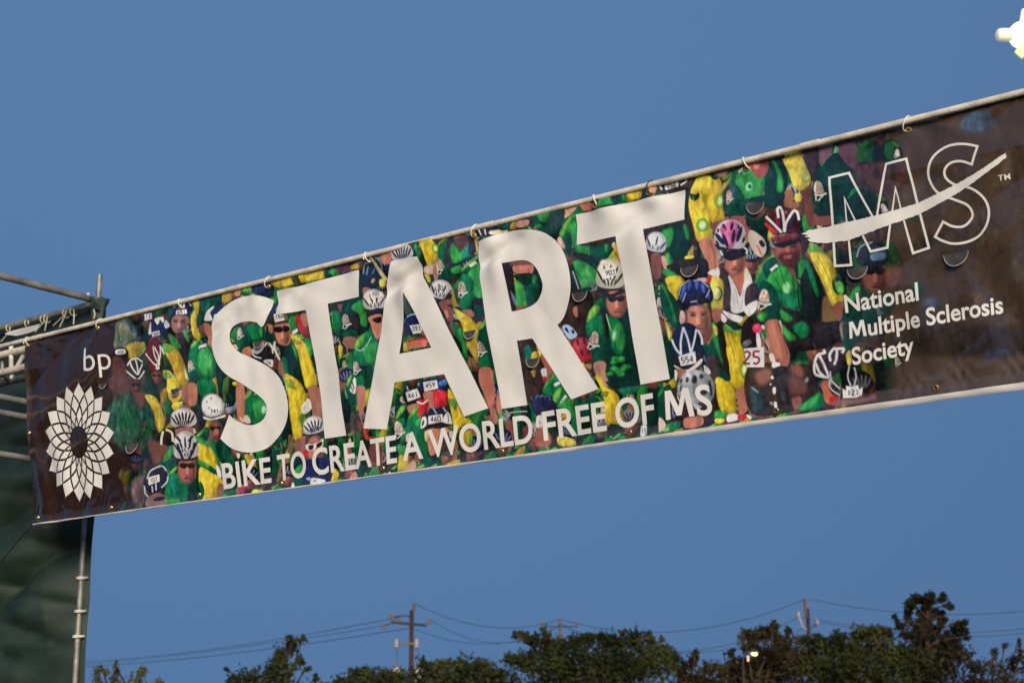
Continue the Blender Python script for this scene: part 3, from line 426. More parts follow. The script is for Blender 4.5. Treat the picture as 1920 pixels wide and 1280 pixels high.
    P(B2, (165,118,100), [670,650, 800,650, 820,900, 740,900, 690,780]); P(B2, GK, [800,120, 870,100, 1080,140, 1150,560, 1180,840, 830,830, 810,560]); P(B2, G, [830,150, 900,160, 1000,240, 1030,420, 980,550, 900,540, 860,430]); P(B2, GL, [880,300, 960,220, 1010,330, 1010,480, 960,520, 900,430]); Lx(B2, (190,215,150), 10, [810,120, 850,260, 890,340]); E(B2, (170,215,180), 905, 350, 22, 56, 15, soft=3); P(B2, BK, [750,60, 800,90, 840,320, 800,420, 780,260])
    r2 = random.Random(3)
    for i in range(14): P(B2, GL, (lambda x, y: [x-40,y+16, x-10,y-20, x+44,y-12, x+20,y+20])(r2.uniform(840,1040), r2.uniform(590,800)))
    P(B2, GK, [830,840, 1180,850, 1190,880, 1000,940, 840,900]); P(B2, (26,100,74), [940,930, 1180,900, 1100,980, 980,980], soft=2)
    P(B2, Y, [680,800, 740,780, 790,900, 900,960, 950,1060, 900,1140, 860,1290, 800,1290, 780,1050, 740,900]); P(B2, (130,120,50), [760,960, 830,960, 820,1010, 770,1010]); P(B2, GD, [500,1080, 700,1020, 720,1120, 560,1240]); P(B2, YD, [800,1150, 960,1110, 980,1290, 820,1290])
    face(B1, 925, 1220, 230, 330, (178,108,84), True, -4); helmet(B1, 850, 930, 150, 190, 2, (206,200,170), (34,30,40), 5); P(B1, W, [765,860, 900,836, 915,920, 790,965], smooth=False); T(B1, '903', 848, 898, 50, -8); Lx(B1, BK, 46, [760,1085, 850,1150, 1000,1090]); E(B1, (214,204,170), 780, 790, 40, 30, soft=3)
    # ---- T to pink helmet (B3..B5)
    P(B3, (60,46,50), [0,420, 180,250, 520,180, 640,160, 620,330, 520,340]); P(B3, Y, [100,290, 190,270, 190,350, 130,360]); P(B3, GD, [30,340, 100,320, 110,400, 50,400]); P(B3, YD, [0,310, 25,330, 20,420, 0,420]); P(B3, (190,130,100), [120,320, 180,320, 180,380, 140,380])
    P(B3, (40,36,44), [190,270, 280,240, 500,180, 510,270, 430,310, 250,360, 200,340]); P(B3, W, [260,275, 420,235, 415,310, 270,350], smooth=False); T(B3, '156', 335, 300, 50, -10); P(B3, (214,96,66), [270,245, 400,210, 380,240, 290,265]); Lx(B3, W, 18, [205,280, 240,350]); Lx(B3, W, 18, [490,190, 500,250, 440,300])
    P(B3, (52,38,38), [500,340, 560,290, 600,640, 640,900, 660,1290, 140,1290, 60,770, 500,660])
    P(B3, Y, [540,400, 620,200, 700,170, 840,200, 880,300, 900,450, 930,670, 800,710, 760,640, 800,870, 650,910, 590,740, 540,560]); P(B3, (224,196,60), [600,280, 720,230, 800,300, 740,420, 620,400], soft=5, alpha=.6); Lx(B3, (140,110,20), 22, [680,420, 740,560, 780,680], soft=3, alpha=.7); P(B3, GD, [640,150, 780,120, 850,210, 800,240, 740,190, 650,190]); P(B3, GD, [545,385, 600,400, 640,380, 650,420, 600,470, 550,440])
    roundel(B3, 690, 730, 74, 80); roundel(B3, 870, 470, 54, 90); P(B3, (60,44,44), [905,300, 960,330, 960,560, 915,560])
    P(B3, (150,110,96), [780,140, 930,100, 920,190, 840,200], soft=2); P(B3, YD, [890,300, 1000,180, 980,250, 910,340])
    P(B3, (176,112,88), [660,910, 800,870, 860,1020, 870,1230, 760,1260, 730,1100]); P(B3, (120,70,58), [780,720, 920,680, 900,730, 830,820, 800,780])
    P(B3, GK, [250,760, 480,730, 560,860, 540,1020, 480,1110, 370,1100, 300,980]); P(B3, GL, [245,810, 330,770, 375,780, 370,900, 320,980, 270,900]); P(B3, GL, [480,740, 520,740, 560,860, 530,900]); P(B3, (150,130,60), [540,1040, 600,950, 600,1060, 560,1130]); P(B3, Y, [515,1070, 600,1060, 600,1090, 520,1105])
    helmet(B3, 195, 930, 108, 125, 12, (204,204,204), (34,36,60), 3); P(B3, (120,72,62), [140,1060, 250,1060, 240,1290, 160,1290]); P(B3, (190,150,120), [250,1080, 300,1080, 330,1200, 280,1200]); P(B3, GL, [290,1050, 340,1040, 400,1160, 330,1160])
    P(B3, BK, [390,1120, 520,1100, 740,1100, 740,1290, 420,1290]); P(B4, BK, [320,0, 740,0, 740,150, 560,150, 400,100])
    P(B3, G, [960,330, 980,200, 1100,60, 1120,130, 1040,240, 1000,340]); P(B3, (56,70,86), [990,330, 1050,260, 1130,400, 1180,480, 1000,490]); P(B3, GL, [1030,230, 1130,140, 1280,220, 1290,440, 1210,470, 1130,400]); P(B3, GD, [960,520, 1180,480, 1140,630, 980,640]); patch(B3, 985, 430, 70, 5); P(B3, (130,70,64), [1150,40, 1290,20, 1290,180, 1200,130]); P(B3, RD, [1110,40, 1150,50, 1145,110, 1110,100]); P(B3, (200,190,186), [1060,140, 1110,110, 1120,140, 1080,165])
    P(B3, (150,80,76), [1000,650, 1140,640, 1210,780, 1180,860, 1100,740]); P(B3, GK, [1160,520, 1290,640, 1290,790, 1210,790])
    P(B4, GL, [260,70, 310,40, 440,110, 440,140, 330,140]); P(B4, Y, [300,140, 440,115, 500,150, 500,200, 420,390, 380,370, 320,230]); P(B4, GD, [240,220, 300,240, 440,420, 440,640, 380,680, 300,560, 250,420]); P(B4, GL, [245,215, 290,230, 350,380, 420,620, 390,600, 330,380]); P(B4, (190,180,80), [280,560, 330,660, 370,740, 340,820, 310,700])
    P(B4, YP, [790,140, 860,120, 930,200, 925,470, 805,480, 800,330]); E(B4, (60,110,50), 860, 310, 60, 80); E(B4, (206,205,120), 850, 310, 50, 70); P(B4, RD, [740,150, 800,100, 790,190, 750,195]); P(B4, W, [760,80, 870,30, 880,120, 800,110]); P(B4, (150,90,74), [805,485, 915,480, 900,600, 830,610]); P(B4, (190,150,140), [640,150, 740,140, 730,190])
    # woman with pink helmet
    P(B4, (60,42,44), [880,0, 960,0, 1000,150, 1030,460, 930,470, 930,200]); P(B4, (170,96,76), [940,0, 1180,-40, 1160,100, 1130,330, 1080,260, 1010,120]); P(B4, W, [980,110, 1060,230, 1115,340, 1150,180, 1200,80, 1240,200, 1180,260, 1170,480, 1020,500, 1010,260]); P(B4, (200,196,150), [1160,30, 1200,80, 1150,180]); P(B4, (58,42,40), [1180,240, 1290,200, 1290,420, 1170,440])
    P(B4, (206,200,196), [1160,460, 1290,380, 1290,470, 1220,550, 1180,530]); P(B4, W, [920,490, 1000,520, 1140,560, 1110,620, 1000,580]); P(B4, GK, [960,600, 1100,640, 1200,700, 1060,730]); P(B4, (206,196,190), [910,520, 970,580, 950,620, 915,600]); P(B4, LM, [1060,710, 1160,700, 1130,740, 1080,745]); P(B4, BK, [1140,640, 1290,540, 1290,900, 1140,880])
    face(B3, 1050, 1110, 230, 330, (184,112,88), False); helmet(B3, 1000, 850, 172, 180, 8, (214,196,200), (36,32,66), 0)
    P(B3, (214,104,146), [890,760, 980,690, 1060,700, 1090,780, 1060,900, 1000,990, 940,900, 900,830], soft=2)
    for q in ((885,880,24,80,-38), (945,900,22,86,-22), (1032,850,20,76,8), (1098,830,24,90,18), (1150,880,16,50,24), (935,755,18,44,-30), (1015,745,18,50,14), (865,790,12,24,0), (1090,750,12,26,0), (860,930,14,36,-30)): E(B3, (30,28,62), *q)
    P(B3, (34,28,30), [900,1040, 1040,1000, 1170,980, 1175,1040, 1080,1100, 980,1115]); Lx(B3, W, 20, [890,1010, 920,1060]); Lx(B3, W, 18, [1140,970, 1180,1000, 1170,1040])
    P(B6, (186,170,150), [150,990, 190,960, 310,1050, 340,1170, 290,1250, 210,1200, 160,1100]); P(B6, BK, [260,1080, 300,1070, 330,1130, 290,1140]); P(B6, (170,110,86), [230,1120, 260,1130, 300,1230, 270,1220])
    # man with blue helmet
    P(B4, BK, [870,620, 930,620, 960,800, 1000,1040, 1020,1260, 900,1120, 870,760]); P(B4, GD, [780,830, 860,760, 920,1060, 900,1090, 750,1010]); P(B4, GL, [800,640, 860,660, 880,870, 920,1080, 850,900, 810,760]); P(B4, YP, [820,660, 860,660, 870,740, 840,760]); P(B4, (66,52,52), [750,1000, 880,1010, 880,1290, 780,1290])
    P(B4, Y, [940,650, 1040,700, 1090,760, 1150,960, 1180,1130, 1220,1260, 1100,1330, 1010,1230, 980,940]); P(B4, GL, [935,650, 1020,680, 1080,760, 1000,730, 945,720]); roundel(B4, 1150, 1130, 42, 100)
    P(B4, (206,176,40), [860,1210, 1000,1230, 1060,1300, 860,1300]); P(B4, GD, [870,1110, 960,1160, 990,1250, 900,1230]); P(B4, W, [725,1080, 790,1140, 780,1180, 730,1160])
    P(B4, SKD, [660,730, 800,640, 800,780, 720,850]); face(B4, 655, 580, 280, 350, (182,118,92), False, -2); Lx(B4, (150,130,110), 8, [560,540, 600,575, 660,545, 700,560, 770,530], alpha=.7); E(B4, (180,150,130), 480, 570, 34, 80)
    E(B4, (30,34,76), 620, 300, 190, 140, -2); P(B4, (26,26,40), [440,380, 620,330, 800,270, 800,400, 620,420, 480,490])
    for q in ((500,260,22,60,20), (560,220,20,60,10), (640,210,20,56,0), (710,250,20,60,-15), (470,340,16,40,20), (770,330,14,50,-10)): E(B4, (70,90,160), *q, soft=1)
    for q in ([440,330,470,230,560,160], [600,170,680,165,770,240], [480,400,520,300], [740,350,780,260], [570,400,640,385]): Lx(B4, (150,165,180), 14, q, alpha=.8)
    Lx(B4, (80,40,34), 12, [510,480, 535,610]); Lx(B4, (80,40,34), 14, [780,420, 800,600])
    # helmet 554 below, and the grey one under it
    E(B4, (22,30,52), 535, 860, 175, 240, -4); E(B4, (40,60,90), 520, 780, 60, 90, soft=6, alpha=.6); P(B4, (30,26,32), [370,950, 440,1010, 620,960, 720,900, 690,1060, 540,1150, 400,1080])
    for q in ([365,800,410,900,470,970], [470,970,465,820,490,670], [490,670,540,800,575,950], [575,950,610,820,635,690], [650,700,690,780,700,860]): Lx(B4, (196,200,206), 20, q)
    P(B4, W, [440,985, 620,930, 638,1055, 470,1090], smooth=False); T(B4, '554', 538, 1022, 64, -10); P(B4, (196,180,170), [400,1080, 540,1130, 690,1010, 690,1060, 560,1150, 420,1110]); P(B4, (150,96,76), [440,1120, 540,1150, 500,1230, 450,1230]); P(B4, W, [400,1130, 430,1160, 420,1240, 405,1230])
    P(B5, GD, [260,680, 290,580, 360,530, 440,540, 440,1000, 290,960]); P(B5, GL, [262,670, 300,580, 350,540, 320,620]); P(B5, (206,180,160), [275,950, 340,980, 370,1060, 290,1140]); P(B5, G, [360,1080, 440,1020, 570,1000, 600,1080, 380,1130]); P(B5, LM, [300,1130, 400,1070, 420,1120])
    P(B5, (48,36,36), [440,560, 1040,640, 1060,1000, 600,1080, 560,960]); P(B5, (178,108,84), [610,960, 760,930, 840,920, 860,1040, 640,1080]); 
    E(B5, (150,154,156), 775, 560, 250, 245, 10); E(B5, (180,182,176), 700, 450, 120, 90, soft=8)
    for q in ((660,445,26,40,6), (755,440,36,60,0), (845,400,28,36,-20), (960,560,22,110,-6), (580,460,14,30,20), (570,560,14,50,16), (870,600,50,50,0), (840,780,50,44,0)): E(B5, (52,50,60), *q, soft=1)
    P(B5, (206,200,176), [520,600, 540,680, 580,760, 530,700]); P(B5, (170,170,160), [740,760, 840,800, 760,830]); P(B5, (150,96,76), [780,900, 840,900, 830,1040, 780,1040])
    P(B5, Y, [1040,620, 1060,420, 1180,470, 1260,520, 1300,860, 1200,890, 1090,850]); P(B5, (212,182,46), [1180,0, 1380,0, 1420,200, 1500,480, 1400,540, 1280,560, 1220,280]); roundel(B5, 1410, 310, 52, 130); P(B5, GD, [1060,290, 1200,400, 1210,470, 1120,400])
    P(B5, (166,104,82), [1300,580, 1470,530, 1480,760, 1420,880, 1340,900, 1320,740]); P(B5, W, [1180,910, 1290,890, 1340,960, 1200,1000]); P(B5, RD, [1330,900, 1440,910, 1430,970, 1330,975]); P(B5, (206,200,196), [1440,900, 1510,930, 1500,960, 1450,930]); P(B5, BK, [1480,560, 1570,560, 1570,880, 1490,800]); P(B5, GL, [1020,860, 1160,850, 1160,940, 1020,950]); P(B5, Y, [1020,960, 1140,960, 1130,1010, 1040,1020]); P(B5, W, [35,1060, 100,1040, 115,1170, 45,1185]); T(B5, '15', 75, 1115, 56)
    # ---- bearded man, B6..B8
    P(B6, GD, [860,380, 900,280, 1040,130, 1100,200, 1280,300, 1290,820, 850,770]); P(B6, (110,190,120), [910,260, 1040,130, 1060,40, 1110,90, 1000,200]); P(B6, (104,76,84), [860,40, 1020,10, 1010,150, 900,240], soft=3); P(B6, (92,60,74), [1090,60, 1290,20, 1290,300, 1180,280], soft=4); patch(B6, 890, 530, 110, 5); P(B6, (120,66,56), [850,780, 1040,780, 1050,890, 860,900]); P(B6, GL, [1220,590, 1290,500, 1290,590, 1240,620])
    P(B6, (96,54,46), [700,430, 830,460, 850,880, 790,900, 740,640], soft=1); P(B6, (60,44,44), [620,110, 860,30, 880,260, 820,400, 740,260]); P(B6, YP, [470,120, 620,85, 680,130, 760,280, 820,430, 740,520, 640,500, 560,330]); P(B6, (150,150,80), [700,300, 750,280, 800,420, 730,440]); P(B6, GK, [330,200, 480,190, 560,420, 520,560, 330,580]); P(B6, GL, [370,200, 410,210, 500,400, 520,540, 460,540, 440,360]); P(B6, BK, [400,150, 500,140, 500,180, 410,180]); P(B6, (130,84,52), [540,550, 620,530, 620,720, 550,720]); P(B6, YP, [650,580, 710,560, 720,640, 660,650])
    P(B6, GL, [0,380, 90,310, 180,300, 310,430, 300,600, 190,620, 100,560, 40,470]); E(B6, (130,205,150), 160, 490, 46, 52, soft=1); E(B6, G, 160, 490, 20, 26); P(B6, GD, [0,480, 60,520, 110,640, 0,680]); P(B6, GK, [120,640, 350,580, 540,560, 500,700, 350,720]); P(B6, GK, [130,860, 330,820, 320,960, 180,960])
    P(B6, (130,62,58), [110,190, 240,170, 330,160, 320,330, 250,400, 180,320]); P(B6, (186,104,92), [180,220, 230,215, 240,280, 200,290], soft=1)
    P(B7, G, [230,400, 300,280, 440,170, 560,260, 700,480, 740,560, 720,760, 560,740, 500,640, 490,880, 330,910, 270,560]); P(B7, LM, [232,410, 300,280, 440,165, 400,240, 310,310, 255,450]); P(B7, GL, [350,440, 480,300, 560,320, 640,420, 710,540, 650,620, 560,600, 440,520], soft=1); P(B7, G, [500,580, 730,580, 720,750, 560,740], soft=2); E(B7, (140,205,140), 565, 535, 42, 64, soft=2); P(B7, GD, [270,560, 300,460, 400,500, 480,650, 490,880, 330,910])
    P(B7, GD, [300,300, 430,200, 470,330, 380,380, 350,440]); Lx(B7, W, 30, [390,350, 465,290]); patch(B7, 325, 670, 110, 18); P(B7, GL, [250,850, 320,790, 360,830, 320,900])
    P(B7, (22,32,32), [720,440, 840,260, 940,470, 1010,760, 960,900, 860,900, 540,840, 560,750, 720,770]); P(B7, G, [770,250, 830,300, 910,560, 900,640, 850,520]); P(B7, (186,166,54), [780,70, 880,70, 1000,180, 1080,300, 1120,480, 1175,670, 1050,730, 970,500, 860,280]); P(B7, GL, [780,75, 880,75, 1000,170, 900,150, 820,150]); P(B7, (196,172,60), [900,280, 1040,280, 1090,500, 1010,560, 940,400], soft=4, alpha=.6); P(B7, (110,84,56), [960,640, 1040,700, 1030,940, 950,930], soft=2); E(B7, GD, 1120, 510, 62, 100, -12); E(B7, (90,165,80), 1140, 530, 46, 70, -12)
    P(B7, (120,72,58), [1050,740, 1170,680, 1150,880, 1100,880]); P(B7, BK, [520,860, 960,900, 1140,900, 1140,1100, 900,1200, 560,1180])
    P(B7, GL, [500,770, 620,850, 590,900, 520,870]); P(B7, GL, [500,920, 580,990, 660,1080, 580,1100, 520,1000]); P(B7, (20,120,72), [630,950, 740,900, 810,1000, 740,1075, 660,1020], soft=2); Lx(B7, W, 20, [490,890, 515,1050])
    P(B7, (160,100,78), [335,910, 480,890, 530,1080, 590,1290, 420,1290, 370,1120]); 
    P(B7, SKD, [440,150, 720,80, 720,240, 640,300, 680,460, 560,300, 480,240]); face(B7, 580, 130, 290, 340, (150,84,70), False); P(B7, (76,36,34), [470,200, 540,150, 640,150, 710,140, 700,260, 640,320, 540,290], soft=3); P(B7, (150,74,66), [540,190, 620,180, 610,215, 550,222], soft=1)
    P(B6, (26,20,22), [420,1110, 540,1080, 690,1050, 680,1100, 620,1120, 590,1130, 500,1150]); P(B6, (60,34,34), [720,1000, 800,1010, 800,1150, 740,1230, 720,1100])
    P(B6, (72,28,34), [330,880, 360,790, 480,720, 600,720, 700,800, 710,900, 690,990, 560,1000, 420,1010]); P(B6, (190,56,54), [330,900, 360,890, 480,990, 420,1000], soft=1); P(B6, (120,34,44), [440,830, 490,810, 500,920, 460,900]); P(B6, (40,34,48), [480,740, 520,740, 540,960, 500,960]); P(B6, (40,34,48), [620,760, 680,760, 660,880, 580,960]); P(B6, (40,34,48), [360,830, 400,810, 500,960, 470,970])
    for q in ([345,815,420,890,510,985], [480,830,470,740,500,715,530,800,540,980], [540,980,560,880,640,745], [640,745,680,770,695,850]): Lx(B6, (216,208,200), 26, q)
    P(B6, (110,44,42), [420,1030, 560,1010, 680,990, 680,1050, 440,1090], soft=1); P(B6, (110,100,96), [130,680, 200,660, 350,720, 330,800, 250,850, 150,830], alpha=.35, soft=3)
    # handlebars, bib and lower right riders
    P(B8, DK, [160,560, 640,540, 900,560, 980,900, 760,1080, 200,1120]); P(B8, (150,92,76), [370,40, 520,30, 570,240, 650,490, 560,580, 490,400, 400,200]); P(B8, (176,112,90), [385,50, 460,40, 500,250, 560,480, 520,460, 420,220], soft=3, alpha=.6)
    P(B8, (204,200,198), [110,350, 350,330, 350,570, 150,570], smooth=False, fold=.1); T(B8, '25', 205, 455, 150, 2, (130,34,40), .18)
    E(B8, (206,52,86), 276, 114, 58, 58); E(B8, (226,96,120), 260, 98, 24, 24, soft=3); P(B8, (200,196,200), [265,180, 300,180, 320,320, 270,325]); P(B8, (110,110,116), [100,280, 180,240, 200,290, 120,330]); Lx(B8, BK, 24, [200,180, 230,250, 200,330]); P(B8, (200,190,186), [330,70, 365,90, 360,120, 330,110])
    P(B8, W, [410,420, 450,410, 480,520, 430,500]); P(B8, (206,200,196), [445,520, 525,515, 525,560, 450,575]); E(B8, BK, 520, 620, 110, 60, -20); E(B8, (190,190,180), 445, 692, 18, 20); E(B8, W, 428, 774, 10, 10); P(B8, W, [455,815, 490,812, 488,880, 462,880]); P(B8, W, [470,990, 500,985, 510,1050, 485,1060])
    P(B8, (130,84,72), [240,640, 420,600, 400,740, 300,780], soft=5); P(B8, (120,76,66), [650,560, 760,540, 820,640, 760,680], soft=4); P(B8, (94,60,54), [640,700, 820,720, 840,860, 680,880], soft=5); P(B8, (130,78,72), [680,950, 780,920, 790,1030, 730,1080], soft=2); P(B8, (44,60,62), [180,800, 260,790, 360,960, 380,1060, 220,1100]); Lx(B8, (150,160,160), 14, [200,810, 280,870]); E(B8, (110,120,126), 850, 720, 20, 34, 20); P(B8, (60,76,78), [550,870, 600,860, 610,950, 570,970])
    P(B8, G, [750,1090, 790,1020, 900,930, 1010,860, 1060,930, 1060,1040]); P(B8, GL, [770,1080, 830,1000, 1000,890, 980,980, 900,1060]); P(B8, (176,90,70), [1030,760, 1110,730, 1130,850, 1200,940, 1180,1020, 1080,980, 1050,880]); P(B8, (190,40,36), [1130,930, 1200,900, 1210,1000, 1140,1010], soft=2)
    E(B8, (54,44,52), 1110, 520, 170, 170, 10)
    for q in ([1000,420,1060,540,1120,680], [960,520,1000,620,1060,680], [1140,500,1130,420,1180,350,1215,370,1210,480,1180,540], [1060,360,1075,410], [950,650,940,560,980,430,1060,400], [950,655,1040,680,1120,690], [1215,350,1300,350,1280,400]): Lx(B8, (206,202,196), 30, q)
    T(B8, '78', 1150, 545, 46, -12)
    for q in ([1140,620,1150,720,1260,830], [1130,720,1140,820,1250,900], [1370,560,1350,680,1385,790], [1430,570,1450,680,1420,800]): Lx(B8, (180,180,176), 16, q)
    P(B8, (200,198,192), [1285,820, 1330,850, 1330,790, 1400,800, 1470,780, 1480,840, 1525,800, 1515,900, 1440,930, 1290,935], smooth=False); T(B8, '121', 1410, 868, 66, -4, (50,46,60))
    P(B8, (120,84,80), [1210,960, 1560,930, 1660,880, 1660,960, 1220,1030], soft=3); P(B8, GD, [1280,190, 1400,230, 1400,360, 1330,380]); P(B8, (190,170,80), [1330,420, 1380,370, 1400,500, 1360,560]); P(B8, (150,140,120), [1250,60, 1340,30, 1330,200, 1280,240], soft=1)
    Lx(B7, (10,60,40), 8, [480,300, 520,420, 560,520]); Lx(B7, (10,60,40), 8, [440,420, 500,560, 520,640]); Lx(B7, (16,70,48), 10, [300,480, 340,540, 400,560]); Lx(B7, (120,100,30), 8, [900,180, 980,330, 1040,480]); Lx(B7, (120,100,30), 8, [860,250, 960,440, 1010,580]); Lx(B7, (150,130,40), 7, [1040,300, 1080,420, 1100,520])
    Lx(B7, (8,30,26), 12, [700,480, 690,600, 700,760]); Lx(B7, (90,52,42), 14, [470,900, 520,1080, 570,1260], soft=2); P(B7, (196,128,100), [360,920, 420,910, 470,1100, 520,1260, 470,1270, 400,1100], soft=3, alpha=.6)
    Lx(B4, (150,120,30), 8, [960,700, 1010,850, 1060,1050]); Lx(B4, (150,120,30), 8, [1040,760, 1090,900, 1130,1050]); Lx(B4, (224,196,80), 8, [1000,760, 1050,920, 1090,1100], soft=1); Lx(B4, (150,144,140), 8, [1040,240, 1080,340, 1100,470]); Lx(B4, (150,144,140), 8, [1150,260, 1140,380, 1120,480]); Lx(B3, (150,120,20), 8, [580,420, 600,560, 640,640]); Lx(B3, (150,120,20), 8, [860,330, 850,420, 880,620]); Lx(B3, (232,206,90), 8, [640,300, 660,420, 650,560], soft=1); Lx(B3, (120,70,56), 16, [780,900, 830,1060, 840,1220], soft=2)
    # dim rider behind the small lettering
    P(D2, (14,56,44), [360,560, 400,400, 480,340, 640,400, 700,380, 700,480, 640,560, 520,640, 420,760, 360,700], soft=3, alpha=.8); P(D2, GL, [400,420, 450,360, 480,350, 440,450], alpha=.7); face(D2, 575, 280, 180, 240, (110,68,58), True); E(D2, (34,36,46), 560, 150, 110, 90, -8); P(D2, (110,150,170), [550,140, 640,130, 640,170, 560,180]); Lx(D2, (130,140,150), 10, [455,160, 480,90, 560,60]); P(D2, (120,78,64), [640,250, 740,230, 740,330, 660,350], soft=5, alpha=.5); P(D2, (28,70,56), [820,340, 880,320, 900,400, 830,420], soft=3)
    P(D1, GK, [160,640, 200,560, 300,460, 400,560, 560,640, 560,860, 280,880, 165,860]); P(D1, G, [390,770, 430,700, 480,690, 420,750]); patch(D1, 205, 720, 64, 5); P(D1, (76,44,44), [420,560, 640,520, 800,560, 760,700, 520,720], soft=6, alpha=.6); P(D1, GD, [640,900, 760,820, 900,880, 820,920], soft=4, alpha=.6)
    E(D1, (60,70,90), 600, 1130, 60, 50, soft=3, alpha=.6)
    # rider by the left end
    P(E2, (34,70,50), [800,300, 900,180, 1000,160, 1060,330, 1040,560, 900,560, 830,420], soft=4, fold=.5); P(E2, (30,92,58), [900,330, 980,250, 1050,330, 1060,470, 960,480], soft=4, alpha=.7); P(E2, (84,54,46), [820,60, 940,0, 980,140, 880,160], soft=5)
    P(E2, (80,64,56), [200,20, 240,0, 250,700, 215,700], soft=4, alpha=.5)
    # broken tones: small touches that pick up what is under them
    for i in range(1300):
        y = r.uniform(2, CAN.shape[0] - 3); x = r.uniform(560 / PITCH_M * .0002 * SS, CAN.shape[1] - 3)
        jx = int(min(CAN.shape[1] - 1, max(0, x + r.uniform(-16, 16)))); jy = int(min(CAN.shape[0] - 1, max(0, y + r.uniform(-16, 16))))
        col = CAN[jy, jx] * r.choice([.4, .6, .8, 1.0, 1.2])
        rx = int(r.uniform(2, 6)); ry = int(r.uniform(3, 13)); sl = r.uniform(-.6, .6)
        y0, y1, x0, x1 = max(0, int(y - ry)), min(CAN.shape[0], int(y + ry + 1)), max(0, int(x - rx - ry)), min(CAN.shape[1], int(x + rx + ry + 1))
        yy, xx = np.ogrid[y0:y1, x0:x1]
        m = np.clip(1.3 - (((xx - x - sl * (yy - y)) / rx) ** 2 + ((yy - y) / ry) ** 2), 0, .34)[..., None].astype(np.float32)
        CAN[y0:y1, x0:x1] = CAN[y0:y1, x0:x1] * (1 - m) + np.minimum(col, .6) * m
    CAN[:] *= (.94 + .12 * vnoise(_sh, (3, 3), 7))[..., None]
    CAN[:] *= (.8 + .4 * CLOUD)[..., None]

def print_colours():
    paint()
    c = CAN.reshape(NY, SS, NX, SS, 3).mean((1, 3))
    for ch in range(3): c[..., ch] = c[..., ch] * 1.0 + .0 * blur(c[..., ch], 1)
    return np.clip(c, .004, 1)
# ---------------------------------------------------------------- HELPERS
COL = scene.collection
EYE = np.array([0, 0, CAM_Z])
def tag(o, label=None, cat=None, group=None, kind=None):
    if label: o['label'] = label
    if cat: o['category'] = cat
    if group: o['group'] = group
    if kind: o['kind'] = kind
    return o
def empty(name, loc):
    o = bpy.data.objects.new(name, None); o.empty_display_size = .2; COL.objects.link(o); o.location = loc
    return o
def put(name, me, mat, parent=None):
    """link a mesh given in world coordinates; under a parent it keeps its world place"""
    o = bpy.data.objects.new(name, me); COL.objects.link(o)
    if mat and not me.materials: me.materials.append(mat)
    if parent is not None:
        o.parent = parent; p = parent; off = Vector((0, 0, 0))
        while p is not None: off += p.location; p = p.parent
        o.location = -off
    return o
def mesh(name, v, f, smooth=False):
    me = bpy.data.meshes.new(name); me.from_pydata([tuple(map(float, p)) for p in v], [], f)
    if smooth: me.polygons.foreach_set('use_smooth', [True] * len(me.polygons))
    me.update(); return me
def frame_of(d):
    d = Vector(d).normalized(); a = Vector((0, 0, 1)) if abs(d.z) < .9 else Vector((1, 0, 0))
    x = d.cross(a).normalized(); return x, d.cross(x).normalized()
class MB:
    def __init__(s): s.v = []; s.f = []
    def tube(s, pts, rad, n=10, caps=True, closed=False):
        pts = [Vector(p) for p in pts]; m = len(pts); rad = rad if hasattr(rad, '__len__') else [rad] * m
        b = len(s.v)
        for i, p in enumerate(pts):
            d = (pts[(i + 1) % m] - pts[i - 1]) if closed else pts[min(i + 1, m - 1)] - pts[max(i - 1, 0)]
            x, y = frame_of(d)
            if i and not closed or i:                        # keep the ring from twisting
                x = (px - d.normalized() * px.dot(d.normalized())).normalized(); y = d.normalized().cross(x)
            px = x
            for k in range(n):
                a = 2 * math.pi * k / n; s.v.append(p + (x * math.cos(a) + y * math.sin(a)) * rad[i])
        for i in range(m if closed else m - 1):
            for k in range(n):
                a, c = b + i * n, b + ((i + 1) % m) * n
                s.f.append((a + k, a + (k + 1) % n, c + (k + 1) % n, c + k))
        if caps and not closed:
            s.f.append(tuple(b + k for k in range(n))[::-1]); s.f.append(tuple(b + (m - 1) * n + k for k in range(n)))
        return s
    def box(s, c, x, y, z):
        c, x, y, z = map(Vector, (c, x, y, z)); b = len(s.v)
        for i in (-1, 1):
            for j in (-1, 1):
                for k in (-1, 1): s.v.append(c + x * i + y * j + z * k)
        for q in ((0,1,3,2), (4,6,7,5), (0,4,5,1), (2,3,7,6), (0,2,6,4), (1,5,7,3)): s.f.append(tuple(b + t for t in q))
        return s
    def lathe(s, c, axis, prof, n=14):
        c = Vector(c); d = Vector(axis).normalized(); x, y = frame_of(d); b = len(s.v)
        for r_, t in prof:
            for k in range(n):
                a = 2 * math.pi * k / n; s.v.append(c + d * t + (x * math.cos(a) + y * math.sin(a)) * max(r_, 1e-4))
        for i in range(len(prof) - 1):
            for k in range(n): s.f.append((b + i*n + k, b + i*n + (k+1) % n, b + (i+1)*n + (k+1) % n, b + (i+1)*n + k))
        s.f.append(tuple(b + k for k in range(n))[::-1]); s.f.append(tuple(b + (len(prof)-1)*n + k for k in range(n)))
        return s
    def build(s, name, mat, parent=None, smooth=True):
        me = mesh(name, s.v, s.f, smooth); o = put(name, me, mat, parent)
        if smooth: 
            try: me.set_sharp_from_angle(angle=R(40))
            except Exception: pass
        return o
